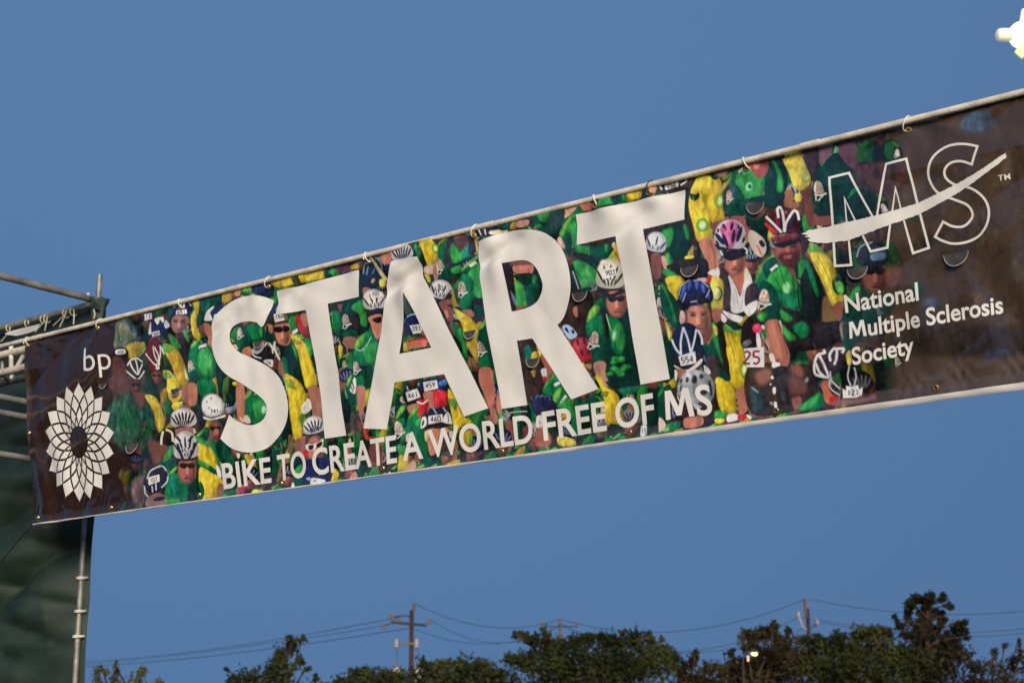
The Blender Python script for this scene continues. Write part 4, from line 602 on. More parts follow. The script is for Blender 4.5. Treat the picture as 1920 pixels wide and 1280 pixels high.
# ---------------------------------------------------------------- MATERIALS
def mat(name, c1, c2=None, scale=8, rough=.6, metal=0, bump=0, bscale=60, spec=.5, detail=5, stretch=None, c3=None):
    m = bpy.data.materials.new(name); m.use_nodes = True; t = m.node_tree; b = t.nodes['Principled BSDF']
    b.inputs['Roughness'].default_value = rough; b.inputs['Metallic'].default_value = metal
    b.inputs['Specular IOR Level'].default_value = spec
    tc = t.nodes.new('ShaderNodeTexCoord'); mp = t.nodes.new('ShaderNodeMapping')
    geo = t.nodes.new('ShaderNodeNewGeometry'); t.links.new(geo.outputs['Position'], mp.inputs['Vector'])
    if stretch: mp.inputs['Scale'].default_value = stretch
    n = t.nodes.new('ShaderNodeTexNoise'); n.inputs['Scale'].default_value = scale; n.inputs['Detail'].default_value = detail
    t.links.new(mp.outputs[0], n.inputs['Vector'])
    r_ = t.nodes.new('ShaderNodeValToRGB'); r_.color_ramp.elements[0].position = .34; r_.color_ramp.elements[1].position = .66
    r_.color_ramp.elements[0].color = (*c1, 1); r_.color_ramp.elements[1].color = (*(c2 or c1), 1)
    if c3: e = r_.color_ramp.elements.new(.5); e.color = (*c3, 1)
    t.links.new(n.outputs['Fac'], r_.inputs['Fac']); t.links.new(r_.outputs[0], b.inputs['Base Color'])
    if bump:
        n2 = t.nodes.new('ShaderNodeTexNoise'); n2.inputs['Scale'].default_value = bscale; n2.inputs['Detail'].default_value = 4
        t.links.new(mp.outputs[0], n2.inputs['Vector'])
        bp = t.nodes.new('ShaderNodeBump'); bp.inputs['Strength'].default_value = bump; bp.inputs['Distance'].default_value = .01
        t.links.new(n2.outputs['Fac'], bp.inputs['Height']); t.links.new(bp.outputs[0], b.inputs['Normal'])
    return m
def emis(name, col, s):
    m = bpy.data.materials.new(name); m.use_nodes = True; b = m.node_tree.nodes['Principled BSDF']
    b.inputs['Base Color'].default_value = (*col, 1); b.inputs['Emission Color'].default_value = (*col, 1); b.inputs['Emission Strength'].default_value = s
    return m
M_pipe = mat('galvanised_tube', (.5,.45,.37), (.78,.71,.6), 14, .42, .0, .2, 90, c3=(.66,.6,.5))
M_scaf = mat('weathered_tube', (.15,.15,.135), (.33,.315,.275), 9, .5, .3, .3, 80)
M_white = mat('white_vinyl', (.70,.685,.655), (.80,.785,.755), 5, .42, 0, .06, 40, .4)
M_hem = mat('hem_vinyl', (.5,.48,.45), (.72,.7,.67), 7, .45, 0, .1, 40, .4, stretch=(1, 1, 3))
M_back = mat('banner_back', (.6,.6,.58), (.66,.66,.63), 3, .5)
M_brass = mat('brass', (.55,.38,.12), (.75,.55,.2), 40, .3, .9)
M_tie = mat('cable_tie_nylon', (.72,.7,.64), (.8,.78,.72), 20, .4)
M_tietan = mat('tan_tie', (.5,.4,.22), (.6,.5,.3), 20, .5)
M_twine = mat('cord', (.42,.40,.28), (.55,.52,.38), 50, .8)
M_rope = mat('dark_cord', (.02,.022,.02), (.04,.04,.035), 50, .8)
M_tarp = mat('green_tarpaulin', (.012,.026,.018), (.034,.056,.038), 3.5, .38, 0, .5, 260, .6, 8, (1, 1, 2.2))
M_paper = mat('white_sheet', (.66,.66,.66), (.74,.73,.72), 6, .6)
M_wood = mat('pole_wood', (.035,.018,.012), (.075,.04,.026), 3, .9, 0, .4, 30, .2, 6, (6, 6, .6))
M_wood2 = mat('pale_pole_wood', (.11,.065,.05), (.19,.12,.095), 3, .9, 0, .4, 30, .2, 6, (6, 6, .6))
M_metal = mat('line_hardware', (.05,.045,.045), (.1,.09,.085), 5, .6, .3)
M_can = mat('transformer_paint', (.35,.3,.29), (.45,.4,.38), 2, .5, .1)
M_insul = mat('porcelain', (.16,.11,.09), (.24,.18,.15), 5, .3)
M_wire = mat('conductor', (.03,.032,.035), (.045,.045,.05), 1, .6, .2)
M_bark = mat('bark', (.035,.022,.015), (.07,.045,.03), 5, .95, 0, .6, 20, .2, 6, (1, 1, .25))
M_ground = mat('grass_and_dirt', (.02,.028,.012), (.06,.05,.032), .35, .95, 0, .5, 6, .2, 8, c3=(.032,.036,.018))
def leafmat(name, a, b, c):
    m = mat(name, a, b, .8, .9, 0, 0, spec=.08, detail=6, c3=c)
    return m
M_leaf = [leafmat('olive_leaves', (.012,.018,.006), (.056,.064,.020), (.028,.033,.011)),
          leafmat('brown_green_leaves', (.018,.013,.007), (.058,.047,.019), (.032,.026,.011)),
          leafmat('pine_needles', (.012,.016,.008), (.03,.03,.014), (.024,.02,.012)),
          leafmat('yellow_green_leaves', (.04,.042,.010), (.10,.10,.022), (.066,.062,.016))]
def print_mat():
    m = bpy.data.materials.new('printed_vinyl'); m.use_nodes = True; t = m.node_tree; b = t.nodes['Principled BSDF']
    a = t.nodes.new('ShaderNodeAttribute'); a.attribute_name = 'print_colour'; a.attribute_type = 'GEOMETRY'
    t.links.new(a.outputs['Color'], b.inputs['Base Color'])
    g = t.nodes.new('ShaderNodeNewGeometry'); n = t.nodes.new('ShaderNodeTexNoise'); n.inputs['Scale'].default_value = 5; n.inputs['Detail'].default_value = 6
    t.links.new(g.outputs['Position'], n.inputs['Vector'])
    mr = t.nodes.new('ShaderNodeMapRange'); mr.inputs['To Min'].default_value = .08; mr.inputs['To Max'].default_value = .26
    t.links.new(n.outputs['Fac'], mr.inputs['Value']); t.links.new(mr.outputs[0], b.inputs['Roughness'])
    n2 = t.nodes.new('ShaderNodeTexNoise'); n2.inputs['Scale'].default_value = 22; n2.inputs['Detail'].default_value = 3; t.links.new(g.outputs['Position'], n2.inputs['Vector'])
    bp = t.nodes.new('ShaderNodeBump'); bp.inputs['Strength'].default_value = .12; bp.inputs['Distance'].default_value = .01
    t.links.new(n2.outputs['Fac'], bp.inputs['Height']); t.links.new(bp.outputs[0], b.inputs['Normal'])
    b.inputs['Specular IOR Level'].default_value = .5; b.inputs['Coat Weight'].default_value = .55; b.inputs['Coat IOR'].default_value = 1.75; b.inputs['Coat Roughness'].default_value = .07; t.links.new(bp.outputs[0], b.inputs['Coat Normal'])
    return m
M_print = print_mat()
# ---------------------------------------------------------------- GROUND
def ground():
    v = [(-3000, -1500, 0), (3000, -1500, 0), (3000, 4500, 0), (-3000, 4500, 0)]
    tag(put('ground', mesh('ground', v, [(0, 1, 2, 3)]), M_ground), kind='structure')
ground()
# ---------------------------------------------------------------- BANNER
def topy(x): return 640 - .24840 * (x - 48)
TIE_PX = [50, 187, 340, 503, 690, 890, 1119, 1218, 1400, 1700, 1950]
TIE_S = [float(SV([x, topy(x)])[0, 0]) for x in TIE_PX]
def W_(s, h):
    """how far the cloth stands off its plane, towards the viewer"""
    s = np.asarray(s, float); h = np.asarray(h, float)
    w = .010 * np.sin(1.7 * s + .6) * np.sin(2.2 * h + .4) + .006 * np.sin(4.1 * s + 2.2 * h + 1.0) * h
    end = np.exp(-((s - .0) / .55) ** 2) + .7 * np.exp(-((s - 6.1) / .8) ** 2)
    w += end * .0075 * np.sin(31 * s + 2.0 * np.sin(5 * h)) * (.4 + h)
    w += .0012 * np.sin(23 * s + 9 * h) * np.sin(17 * h + 3 * s) + .0007 * np.sin(41 * s - 13 * h + 2 * np.sin(7 * s))
    ed = np.clip((np.abs(s - 2.6) - 1.4) / 1.0, .25, 1)
    w -= .17 * ed * np.clip(.165 + .02 * np.sin(1.3 * s) - h, 0, None)          # the top strip is drawn back to the pipe
    for i, c in enumerate(TIE_S):                                                # creases fanning out of each eyelet
        d = s - c; k = np.exp(-h / .16); a = d / (h + .05)
        w += .013 * k * np.cos(3.1 * a + .8 * i) * np.exp(-(a / 1.9) ** 2) * np.clip(h / .05, 0, 1)
        w += .008 * np.exp(-(d / .05) ** 2 - ((h - .01) / .05) ** 2)
    # the two deep dents in the tall letters
    for c, hh, a in ((2.86, .15, .034), (3.40, .13, .032), (2.06, .10, .018), (4.15, .13, .016), (1.62, .17, .016)):
        dx = s - c; dy = h - hh
        w -= a * np.exp(-(dx / .13) ** 2 - ((dy + .35 * dx) / .028) ** 2) - .5 * a * np.exp(-(dx / .05) ** 2 - ((dy - .05) / .1) ** 2)
    cr = np.clip((s - 4.9) / .5, 0, 1) * np.exp(-((h - .955) / .035) ** 2) + .8 * np.clip((.8 - s) / .3, 0, 1) * np.exp(-((h - .95) / .05) ** 2)
    w += cr * .0022 * np.sin(95 * s + 3 * np.sin(31 * s)) * np.sin(70 * h + 11 * s)
    w += .0016 * np.sin(6.3 * s + 14 * h + 1.5 * np.sin(3 * s)) + .0011 * np.sin(13 * s - 10 * h + 2 * np.sin(2.2 * s + 3 * h))
    for kx, ky, ph, a, mk, mp in ((9, 16, .3, .0150, 2.3, .4), (-14, 10, 1.9, .0120, 3.1, 2.0), (19, 7, 4.0, .0080, 1.7, 3.3), (-8, 24, 2.6, .0085, 2.9, 5.0)):   # sharp handling creases
        m_ = np.clip(np.sin(mk * s + 2.1 * h + mp) + .2 * np.sin(7 * s - 5 * h), 0, 1) * (.25 + .75 * np.exp(-h / .28))
        w += a * m_ * np.abs(np.sin(.5 * (kx * s + ky * h) + ph + .6 * np.sin(2.7 * s + 3 * h)))
    w += .012 * np.clip((h - .97) / .05, 0, 1) ** 2
    return w
def S3(s, h, lift=0.0):
    s = np.asarray(s, float); h = np.asarray(h, float)
    return EYE + BAN_O + s[..., None] * BAN_D + h[..., None] * BAN_E + (W_(s, h) + lift)[..., None] * BAN_N
def grid_mesh(name, ss, hh, lift=0.0):
    S, H = np.meshgrid(ss, hh); V = S3(S, H, lift).reshape(-1, 3); nx, ny = len(ss), len(hh)
    me = bpy.data.meshes.new(name); me.vertices.add(len(V)); me.vertices.foreach_set('co', V.astype(np.float32).ravel())
    i = (np.arange(ny - 1)[:, None] * nx + np.arange(nx - 1)[None]).ravel()
    q = np.stack([i, i + nx, i + nx + 1, i + 1], 1).astype(np.int32)
    me.loops.add(q.size); me.loops.foreach_set('vertex_index', q.ravel())
    me.polygons.add(len(q)); me.polygons.foreach_set('loop_start', np.arange(0, q.size, 4, dtype=np.int32))
    me.polygons.foreach_set('use_smooth', np.ones(len(q), bool)); me.update(calc_edges=True)
    return me
def decal(name, tris_v, tris_f, parent, m=None, lift=.0022, step=.013, label=None):
    """flat vinyl laid on the cloth: cut to small cells so that it follows every crease"""
    bm = bmesh.new(); vs_ = [bm.verts.new((p[0], p[1], 0)) for p in tris_v]
    for f in tris_f:
        try: bm.faces.new([vs_[i] for i in f])
        except ValueError: pass
    q = np.asarray(tris_v); lo, hi = q.min(0), q.max(0)
    for ax in (0, 1):
        for c in np.arange(math.floor(lo[ax] / step) * step + step, hi[ax], step):
            no = (1, 0, 0) if ax == 0 else (0, 1, 0); co = (c, 0, 0) if ax == 0 else (0, c, 0)
            bmesh.ops.bisect_plane(bm, geom=bm.verts[:] + bm.edges[:] + bm.faces[:], plane_co=co, plane_no=no, dist=1e-6)
    bmesh.ops.remove_doubles(bm, verts=bm.verts[:], dist=1e-6)
    co = np.array([v.co[:] for v in bm.verts]); P3 = S3(co[:, 0], co[:, 1], lift)
    for v, p in zip(bm.verts, P3): v.co = p
    for f in bm.faces:
        f.smooth = True
        if f.normal_update() or f.normal.dot(Vector(BAN_N)) < 0: f.normal_flip()
    me = bpy.data.meshes.new(name); bm.to_mesh(me); bm.free()
    o = put(name, me, m or M_white, parent)
    if label: o['label'] = label
    return o
def tri_loops(loops):
    bm = bmesh.new()
    for lp in loops:
        v = [bm.verts.new((x, y, 0)) for x, y in lp]
        for i in range(len(v)): bm.edges.new((v[i], v[(i + 1) % len(v)]))
    bmesh.ops.triangle_fill(bm, edges=bm.edges[:], use_beauty=True, use_dissolve=False)
    bm.verts.index_update(); v = [(p.co.x, p.co.y) for p in bm.verts]; f = [[q.index for q in g.verts] for g in bm.faces]; bm.free()
    return np.array(v), f
def glyphs(txt, offset=.012):
    cu = bpy.data.curves.new('t', 'FONT'); cu.body = txt; cu.size = 1; cu.offset = offset; cu.resolution_u = 5
    o = bpy.data.objects.new('t', cu); COL.objects.link(o); dg = bpy.context.evaluated_depsgraph_get(); e = o.evaluated_get(dg)
    me = e.to_mesh(); v = np.array([p.co[:2] for p in me.vertices]); f = [list(p.vertices) for p in me.polygons]
    e.to_mesh_clear(); bpy.data.objects.remove(o); bpy.data.curves.remove(cu)
    return v, f
CAP = glyphs('E')[0][:, 1].max()
def glyphs_m(txt, offset):
    """the wide splayed M of the banner's face, then the rest of the word"""
    if not txt.startswith('M'): return glyphs(txt, offset)
    a = [(0,0), (.035,1), (.25,1), (.475,.40), (.66,1), (.875,1), (1,0), (.815,0), (.72,.68), (.55,.10), (.39,.10), (.19,.68), (.165,0)]
    mw = .80; lp = np.array(a) * [mw, CAP]; v, f = tri_loops([lp]); w_, g = glyphs(txt[1:], offset)
    w_ = w_ + [mw + .075 - w_[:, 0].min(), 0]; n = len(v)
    return np.vstack([v, w_]), list(f) + [[i + n for i in q] for q in g]

banner = empty('event_banner', tuple(EYE + BAN_O))
tag(banner, 'long printed vinyl start banner with crowd of cyclists, tied under the pipe', 'banner')
def build_banner():
    cols = print_colours()
    ill = np.array([.86, .80, .70])                          # white vinyl in the survey reads about this
    cols = np.clip(cols / ill * 1.06, 0, .85)
    ss = (np.arange(NX) + .5) * PITCH_M; hh = np.linspace(-.008, BAN_H - PITCH_M, NY)
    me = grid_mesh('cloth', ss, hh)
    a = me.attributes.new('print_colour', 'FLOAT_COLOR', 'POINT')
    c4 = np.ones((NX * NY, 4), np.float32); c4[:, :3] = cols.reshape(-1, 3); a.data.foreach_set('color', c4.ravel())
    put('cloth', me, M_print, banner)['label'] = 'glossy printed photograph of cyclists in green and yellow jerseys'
    b = grid_mesh('backing', np.linspace(.004, BAN_W - .004, 300), np.linspace(.004, BAN_H - .006, 50), -.007)
    put('backing', b, M_back, banner)
    # white hem along the foot, wider where the cloth turns up
    n = 420; s = np.linspace(0, BAN_W, n); wd = .006 + .017 * np.clip((s - 2.8) / 3.0, 0, 1) ** .9 + .0015 * np.sin(9 * s) + .001 * np.sin(31 * s)
    V = np.concatenate([S3(s, BAN_H - .002 - wd * .25, .0035), S3(s, BAN_H + wd * .35, .006), S3(s, BAN_H + wd * .75, .001)])
    put('hem', mesh('hem', V, [(k * n + i, k * n + i + 1, k * n + n + i + 1, k * n + n + i) for k in (0, 1) for i in range(n - 1)], True), M_hem, banner)
    # ---- the five tall letters
    c4_, c5, c6, c7 = Fr(220,540,3.047), Fr(400,480,2.783), Fr(640,430,2.722), Fr(860,380,2.666)
    def rounded(p, corners=()):
        """smooth closed outline that keeps the named corners sharp"""
        p = np.asarray(p, float).reshape(-1, 2); n = len(p); out = []
        for i in range(n):
            a, b_, c, d = p[i - 1], p[i], p[(i + 1) % n], p[(i + 2) % n]
            if i in corners: a = 2 * b_ - c
            if (i + 1) % n in corners: d = 2 * c - b_
            if i in corners and (i + 1) % n in corners: out.append(b_); continue
            for t in np.arange(6) / 6:
                out.append(.5 * (2 * b_ + (c - a) * t + (2 * a - 5 * b_ + 4 * c - d) * t * t + (-a + 3 * b_ - 3 * c + d) * t ** 3))
        return np.array(out)
    S_ = [890,70, 840,50, 780,42, 700,55, 620,100, 560,160, 538,230, 545,330, 580,430, 640,500, 720,550, 790,600, 840,650, 850,700, 830,750, 780,780, 720,775, 670,748, 640,722, 595,860, 650,910, 720,935, 790,935, 860,905, 920,840, 960,760, 970,670, 955,590, 920,510, 860,450, 780,405, 700,365, 660,320, 648,270, 660,225, 700,200, 760,190, 800,196, 840,215]
    letters = [('S', [c4_.g(rounded(S_, (0, 18, 19, 37)))]),
      ('T', [c5.g([330,182, 470,150, 620,108, 760,72, 757,140, 760,212, 597,248, 640,560, 693,935, 580,952, 530,560, 480,280, 332,308])]),
      ('A', [c6.g([262,162, 330,150, 405,140, 415,200, 430,250, 560,520, 750,912, 628,955, 525,738, 400,760, 275,782, 232,1020, 115,1015, 160,760, 200,520, 232,285, 250,220]), c6.g([333,322, 318,480, 300,635, 463,603, 400,470])]),
      ('R', [c7.g(rounded([103,195, 200,160, 300,138, 380,138, 450,158, 510,210, 550,300, 567,400, 560,480, 530,570, 497,612, 705,930, 568,983, 372,678, 297,690, 343,1010, 215,1030, 150,640, 100,300], (0, 10, 11, 12, 13, 14, 15, 16, 17, 18))), c7.g(rounded([228,303, 330,288, 385,315, 420,380, 427,430, 400,490, 350,525, 270,545, 248,420], (0, 7, 8)))]),
      ('T', [C8.g([107,212, 300,168, 480,126, 625,92, 626,170, 627,235, 435,283, 490,600, 563,1000, 420,1027, 350,600, 298,315, 112,357])])]
    for ch, loops in letters:
        v, f = tri_loops([SV(l) for l in loops]); decal('letter', v, f, banner, label='big white capital letter %s' % ch)
    # ---- small lettering, word by word: foot left, foot right, cap height left and right, lean
    def word(txt, x0, y0, x1, y1, c0, c1, lean=.085, off=.020, m=None):
        v, f = glyphs_m(txt, off); lo, hi = v[:, 0].min(), v[:, 0].max(); t = (v[:, 0] - lo) / (hi - lo); u = v[:, 1] / CAP
        ch = c0 + (c1 - c0) * t
        px = np.stack([x0 + (x1 - x0) * t - lean * ch * u, y0 + (y1 - y0) * t - ch * u], 1)
        return decal('lettering', SV(px), f, banner, m, label='white printed lettering reading %s' % txt)
    for a in (('BIKE', 420, 915.5, 508, 903, 46, 46.5), ('TO', 521, 900.5, 575, 892, 47, 47.5), ('CREATE', 587, 890, 747, 865.5, 48, 50), ('A', 758, 863, 796, 857.5, 50, 50),
              ('WORLD', 806, 857, 1001, 828, 50, 52), ('FREE', 1020, 825, 1140, 805.5, 52, 53), ('OF', 1158, 803, 1232, 791, 53, 54), ('MS', 1253, 787.5, 1339, 775, 54, 55)): word(*a)
    for a in (('National', 1586, 586, 1724.5, 562.5, 32, 33), ('Multiple Sclerosis', 1594.5, 635, 1881, 586, 31, 32.5), ('Society', 1601, 684, 1715, 662, 31.5, 32)): word(*a, lean=.1, off=.020)
    word('T', 1873.5, 340, 1882, 338.4, 10.5, 10.7, .1, .004); word('M', 1884, 338.2, 1895.5, 336, 10.7, 11, .1, .004) if False else word('TM', 1873.5, 340, 1895, 336, 10.5, 11, .1, .004)
    word('bp', 163.5, 696, 212, 691, 55 * .80, 55 * .80, .05, -.004)
    # ---- emblem with the outlined letters and the brush stroke
    def outline(pts, corners, w_, label):
        p = rounded(pts, corners); d = np.roll(p, -1, 0) - np.roll(p, 1, 0)
        L = []
        for sg in (1, -1):
            o = []
            for i in range(len(p)):
                a = p[i] - p[i - 1]; b_ = p[(i + 1) % len(p)] - p[i]
                na = np.array([-a[1], a[0]]) / (np.linalg.norm(a) + 1e-9); nb = np.array([-b_[1], b_[0]]) / (np.linalg.norm(b_) + 1e-9)
                mm = na + nb; mm /= (np.linalg.norm(mm) + 1e-9); k = 1 / max(.42, mm @ na); o.append(p[i] + sg * mm * k * w_ / 2)
            L.append(SV(D1.g(o)))
        n = len(p); v = np.vstack(L); f = [(i, (i + 1) % n, n + (i + 1) % n, n + i) for i in range(n)]
        decal('letter_outline', v, f, banner, label=label)
    Mo = [270,617, 393,583, 585,915, 645,525, 780,490, 930,1083, 825,1118, 710,685, 662,1083, 548,1108, 372,755, 420,1198, 312,1205]
    outline(Mo, range(13), 16, 'thin white outline of the letter M')
    So = [1262,410, 1225,530, 1150,508, 1080,520, 1040,565, 1048,620, 1110,665, 1220,690, 1300,750, 1335,830, 1325,920, 1270,1000, 1180,1045, 1090,1055, 1020,1035, 972,1010, 1028,910, 1090,940, 1160,940, 1212,895, 1222,850, 1190,800, 1110,765, 1000,722, 945,650, 930,570, 960,480, 1030,420, 1110,395, 1190,395]
    outline(So, (0, 1, 15, 16), 16, 'thin white outline of the letter S')
    rr = random.Random(2); up = [118,970, 300,935, 450,900, 620,860, 850,790, 1000,720, 1150,645, 1300,560, 1450,455]; dn = [1455,480, 1400,530, 1300,605, 1200,675, 1050,765, 870,860, 600,960, 400,1035, 250,1052, 150,1046]
    def rough(q, k):
        q = np.array(q, float).reshape(-1, 2); o = []
        for a, b_ in zip(q[:-1], q[1:]):
            n_ = max(2, int(np.linalg.norm(b_ - a) / 9))
            for t in np.arange(n_) / n_: o.append(a + (b_ - a) * t + np.array([0, rr.uniform(-k, k)]))
        return o + [q[-1]]
    sw = rough(up, 2.6) + rough(dn, 2.6) + [np.array(p) for p in ((128, 1030), (150, 1018), (108, 1010), (134, 1000), (85, 991), (120, 980))]
    v, f = tri_loops([SV(D1.g(sw))]); decal('brush_stroke', v, f, banner, lift=.0042, label='white brush stroke swept across the outlined letters')
    # ---- sunflower emblem: eighteen points, rings of kite-shaped cells parted by dark lines
    C0 = E2.g([603, 514])[0]; cs = SV(C0)[0]; R0 = np.abs(SV(E2.g([603, 62])) - SV(C0))[0, 1]; Rx = abs(SV(E2.g([876, 514])) - SV(C0))[0, 0]
    V, Fc = [], []
    def pt(r_, th): return cs + np.array([Rx * r_ * math.sin(th), -R0 * r_ * math.cos(th)])
    rg = lambda g: 1 - g / 53.0
    off0 = 7.0
    for ring in range(4):
        for i in range(18):
            th = off0 + i * 20 + (10 if ring % 2 else 0); lp = []
            g0 = ring * 10; q = 7; gc = 39.5
            def half(u): return 10 - abs(u - 10) if u <= 20 else 0
            right, left = [], []
            for k in range(q * 2 + 1):
                u = 20.0 * k / (q * 2)
                g = g0 + u
                if g > gc: break
                hw = 10 - abs(u - 10); mar = 1.15 + .7 * (ring > 0) + g / 34
                hw = max(0, hw - mar); 
                if u < 1e-6 and ring == 0: hw = 0
                bulge = 1 + .10 * math.sin(math.pi * u / 20)
                right.append(pt(rg(g), R(th + hw * bulge))); left.append(pt(rg(g), R(th - hw * bulge)))
            lp = right + left[::-1]; b = len(V); m_ = len(right); V += lp
            for k in range(m_ - 1): Fc.append((b + k, b + k + 1, b + 2 * m_ - 2 - k, b + 2 * m_ - 1 - k))
    decal('flower_emblem', V, Fc, banner, step=.03, label='cream sunflower emblem of eighteen points built of kite-shaped cells')
    # ---- eyelets, ties, wind slits
    def eyelet(s, h):
        c = S3(np.array(s), np.array(h), .003); x, y = Vector(BAN_D), Vector(BAN_E)
        mb = MB(); mb.tube([Vector(c) + (x * math.cos(a) + y * math.sin(a)) * .0085 for a in np.linspace(0, 2 * math.pi, 13)[:-1]], .0042, 6, closed=True)
        mb.build('eyelet', M_brass, banner)
    for s in TIE_S: eyelet(max(.03, min(BAN_W - .03, s)), .028)
    for x, y in ((74, 970), (212, 954), (378, 937), (528, 911), (721, 881), (942, 850), (1185, 813), (1459, 770), (1757, 727)):
        q = SV([x, y])[0]; eyelet(q[0], min(q[1], BAN_H - .03))
    eyelet(.022, .52)
    for k, s in enumerate(TIE_S):
        s = max(.03, min(BAN_W - .03, s)); c = Vector(EYE + BAN_O + BAN_D * s); u = Vector((0, 0, 1)); n_ = Vector(BAN_F); o = Vector(BAN_D)
        rr_ = random.Random(k); pts = [c + u * (-.004 + .026 * math.cos(a)) + n_ * (.022 * math.sin(a)) + o * (.012 * math.cos(a) * (1 if k % 2 else -1)) for a in np.linspace(0, 2 * math.pi, 19)[:-1]]
        mb = MB().tube(pts, .0027, 6, closed=True)
        if k in (0, 4): mb.tube([c + u * -.005 + n_ * .026, c + u * -.02 + n_ * .042 + o * .01, c + u * -.028 + n_ * .04 + o * .014], .003, 6)
        mb.build('cable_tie', M_rope if k == 7 else M_tie, banner)
    for x, y, rpx in ((1421, 383, 20), (1793, 474, 26), (1610, 502, 22), (1297, 500, 20), (1091, 548, 18), (1001, 672, 17), (251, 832, 18), (197, 719, 10), (884, 620, 16), (485, 640, 13), (333, 728, 14)):
        c = SV([x, y])[0]; rad = (SV([x, y + rpx]) - SV([x, y]))[0, 1]
        th = np.linspace(0, math.pi, 15); rs = np.linspace(0, 1, 5); V = []
        for r_ in rs:
            s = c[0] + rad * .95 * r_ * np.cos(th); h = c[1] + rad * r_ * np.sin(th)
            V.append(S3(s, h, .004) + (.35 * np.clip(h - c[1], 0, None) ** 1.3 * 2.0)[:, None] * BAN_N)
        V = np.concatenate(V); Fq = [(k * 15 + i, k * 15 + i + 1, k * 15 + 15 + i + 1, k * 15 + 15 + i) for k in range(4) for i in range(14)]
        fl = put('wind_flap', mesh('wind_flap', V, Fq, True), M_flap, banner)
        rim = V[-15:] + BAN_N * .002
        MB().tube([Vector(p) for p in rim], [.0006 + .0017 * math.sin(math.pi * i / 14) for i in range(15)], 6).build('cut_edge', M_cut, fl)
M_cut = mat('cut_vinyl_edge', (.3,.29,.27), (.42,.4,.38), 30, .4)
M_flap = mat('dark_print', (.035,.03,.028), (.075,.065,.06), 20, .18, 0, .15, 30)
build_banner()
# ---------------------------------------------------------------- PIPE, TOWER, SHEETING
D3, F3, U3 = Vector(BAN_D), Vector(BAN_F), Vector((0, 0, 1))
TOP = Vector(EYE + BAN_O) + U3 * .005 + Vector(BAN_F) * .006
def tube_thing(mb_or_pts, rad, name, mt, parent=None, n=14): return MB().tube(mb_or_pts, rad, n).build(name, mt, parent)
bp_root = empty('banner_pipe', tuple(TOP - D3 * 1.5))
tag(bp_root, 'long pale steel pipe carrying the start banner', 'pipe')
for k in range(5):                                            # lengths of tube sleeved together
    a, b = -1.5 + k * 1.62, -1.5 + (k + 1) * 1.62
    tube_thing([TOP + D3 * a - U3 * .0005 * k, TOP + D3 * (b - .004) - U3 * .0005 * k], .0125, 'tube', M_pipe, bp_root, 18)
    if k: tube_thing([TOP + D3 * (a - .04), TOP + D3 * (a + .04)], .0137, 'sleeve', M_pipe, bp_root, 18)
def on_plane(x, y, back):
    """point on the vertical plane parallel to the pipe, 'back' metres behind it"""
    r_ = view_ray(x, y); p0 = BAN_O - BAN_F * back; t = (p0 @ BAN_F) / (r_ @ BAN_F); return Vector(EYE + r_ * t)
BACK = .55
C_top = on_plane(187, 515, BACK); C = Vector((C_top.x, C_top.y, 0)); rail_z = on_plane(178, 573, BACK).z
tower = empty('scaffold_tower', tuple(C))
tag(tower, 'weathered steel scaffold tower of tubes behind the banner end', 'scaffold')
def up(p, z): return Vector((p.x, p.y, z))
LW, LD = 2.3, 1.7
posts = [C, C - D3 * LW, C + F3 * LD, C - D3 * LW + F3 * LD]
for i, p in enumerate(posts):
    tube_thing([up(p, 0.02), up(p, C_top.z if i == 0 else rail_z + .12)], .0165, 'post', M_scaf, tower)
    MB().box(up(p, .01), D3 * .08, F3 * .08, U3 * .01).build('base_plate', M_scaf, tower, False)
def rail(a, b, z, name='rail', r_=.021): return tube_thing([up(a, z), up(b, z)], r_, name, M_scaf, tower)
rail(C - D3 * (LW + .1) + F3 * .03, C + D3 * .0 + F3 * .03, rail_z, 'rail')
rail(C - D3 * .03 - F3 * .02, C - D3 * .03 + F3 * (LD + .3), on_plane(165, 569, BACK).z + .01)
rail(C - D3 * (LW + .1) + F3 * LD, C + F3 * LD - D3 * .02, rail_z - .06)
def ledger_z(x, y):
    """height of a tube running from the corner post towards the viewer that crosses this sight line"""
    r_ = view_ray(x, y); o = np.array([C.x, C.y]) - EYE[:2]
    A = np.array([[r_[0], -BAN_F[0]], [r_[1], -BAN_F[1]]]); t = np.linalg.solve(A, o); return CAM_Z + r_[2] * t[0]
for x, y in ((20, 745), (20, 774), (22, 852)):
    z = ledger_z(x, y); rail(C - D3 * .03 + F3 * .02, C - D3 * .03 + F3 * (LD + .1), z, 'ledger', .018)
    MB().lathe(up(C, z - .035), U3, [(.03, 0), (.034, .02), (.034, .05), (.03, .07)], 10).build('coupler', M_scaf, tower)
for z in (.35, 1.2): rail(C - D3 * .03, C - D3 * .03 + F3 * LD, z, 'ledger'); rail(C - D3 * LW + F3 * .03, C + F3 * .03, z + .06, 'ledger')
MB().lathe(up(C, rail_z - .03), U3, [(.03, 0), (.036, .015), (.036, .055), (.03, .07)], 12).build('coupler', M_scaf, tower)
tube_thing([up(C, rail_z + .01) + F3 * .03 - D3 * .055, up(C, rail_z + .075) + F3 * .03 - D3 * .062], .009, 'pin', M_pipe, tower, 8)
for y in (1083, 1145, 1192):                                   # clips that pin the sheeting to the corner post
    p = on_plane(156, y, BACK); MB().lathe(up(C, p.z - .012), U3, [(.023, 0), (.03, .004), (.03, .018), (.023, .022)], 10).build('clip', M_pipe, tower)
    MB().tube([up(C, p.z) + F3 * .022, up(C, p.z - .004) + D3 * .035 + F3 * .012, up(C, p.z + .002) + D3 * .06], .006, 6).build('clip_tail', M_pipe, tower)
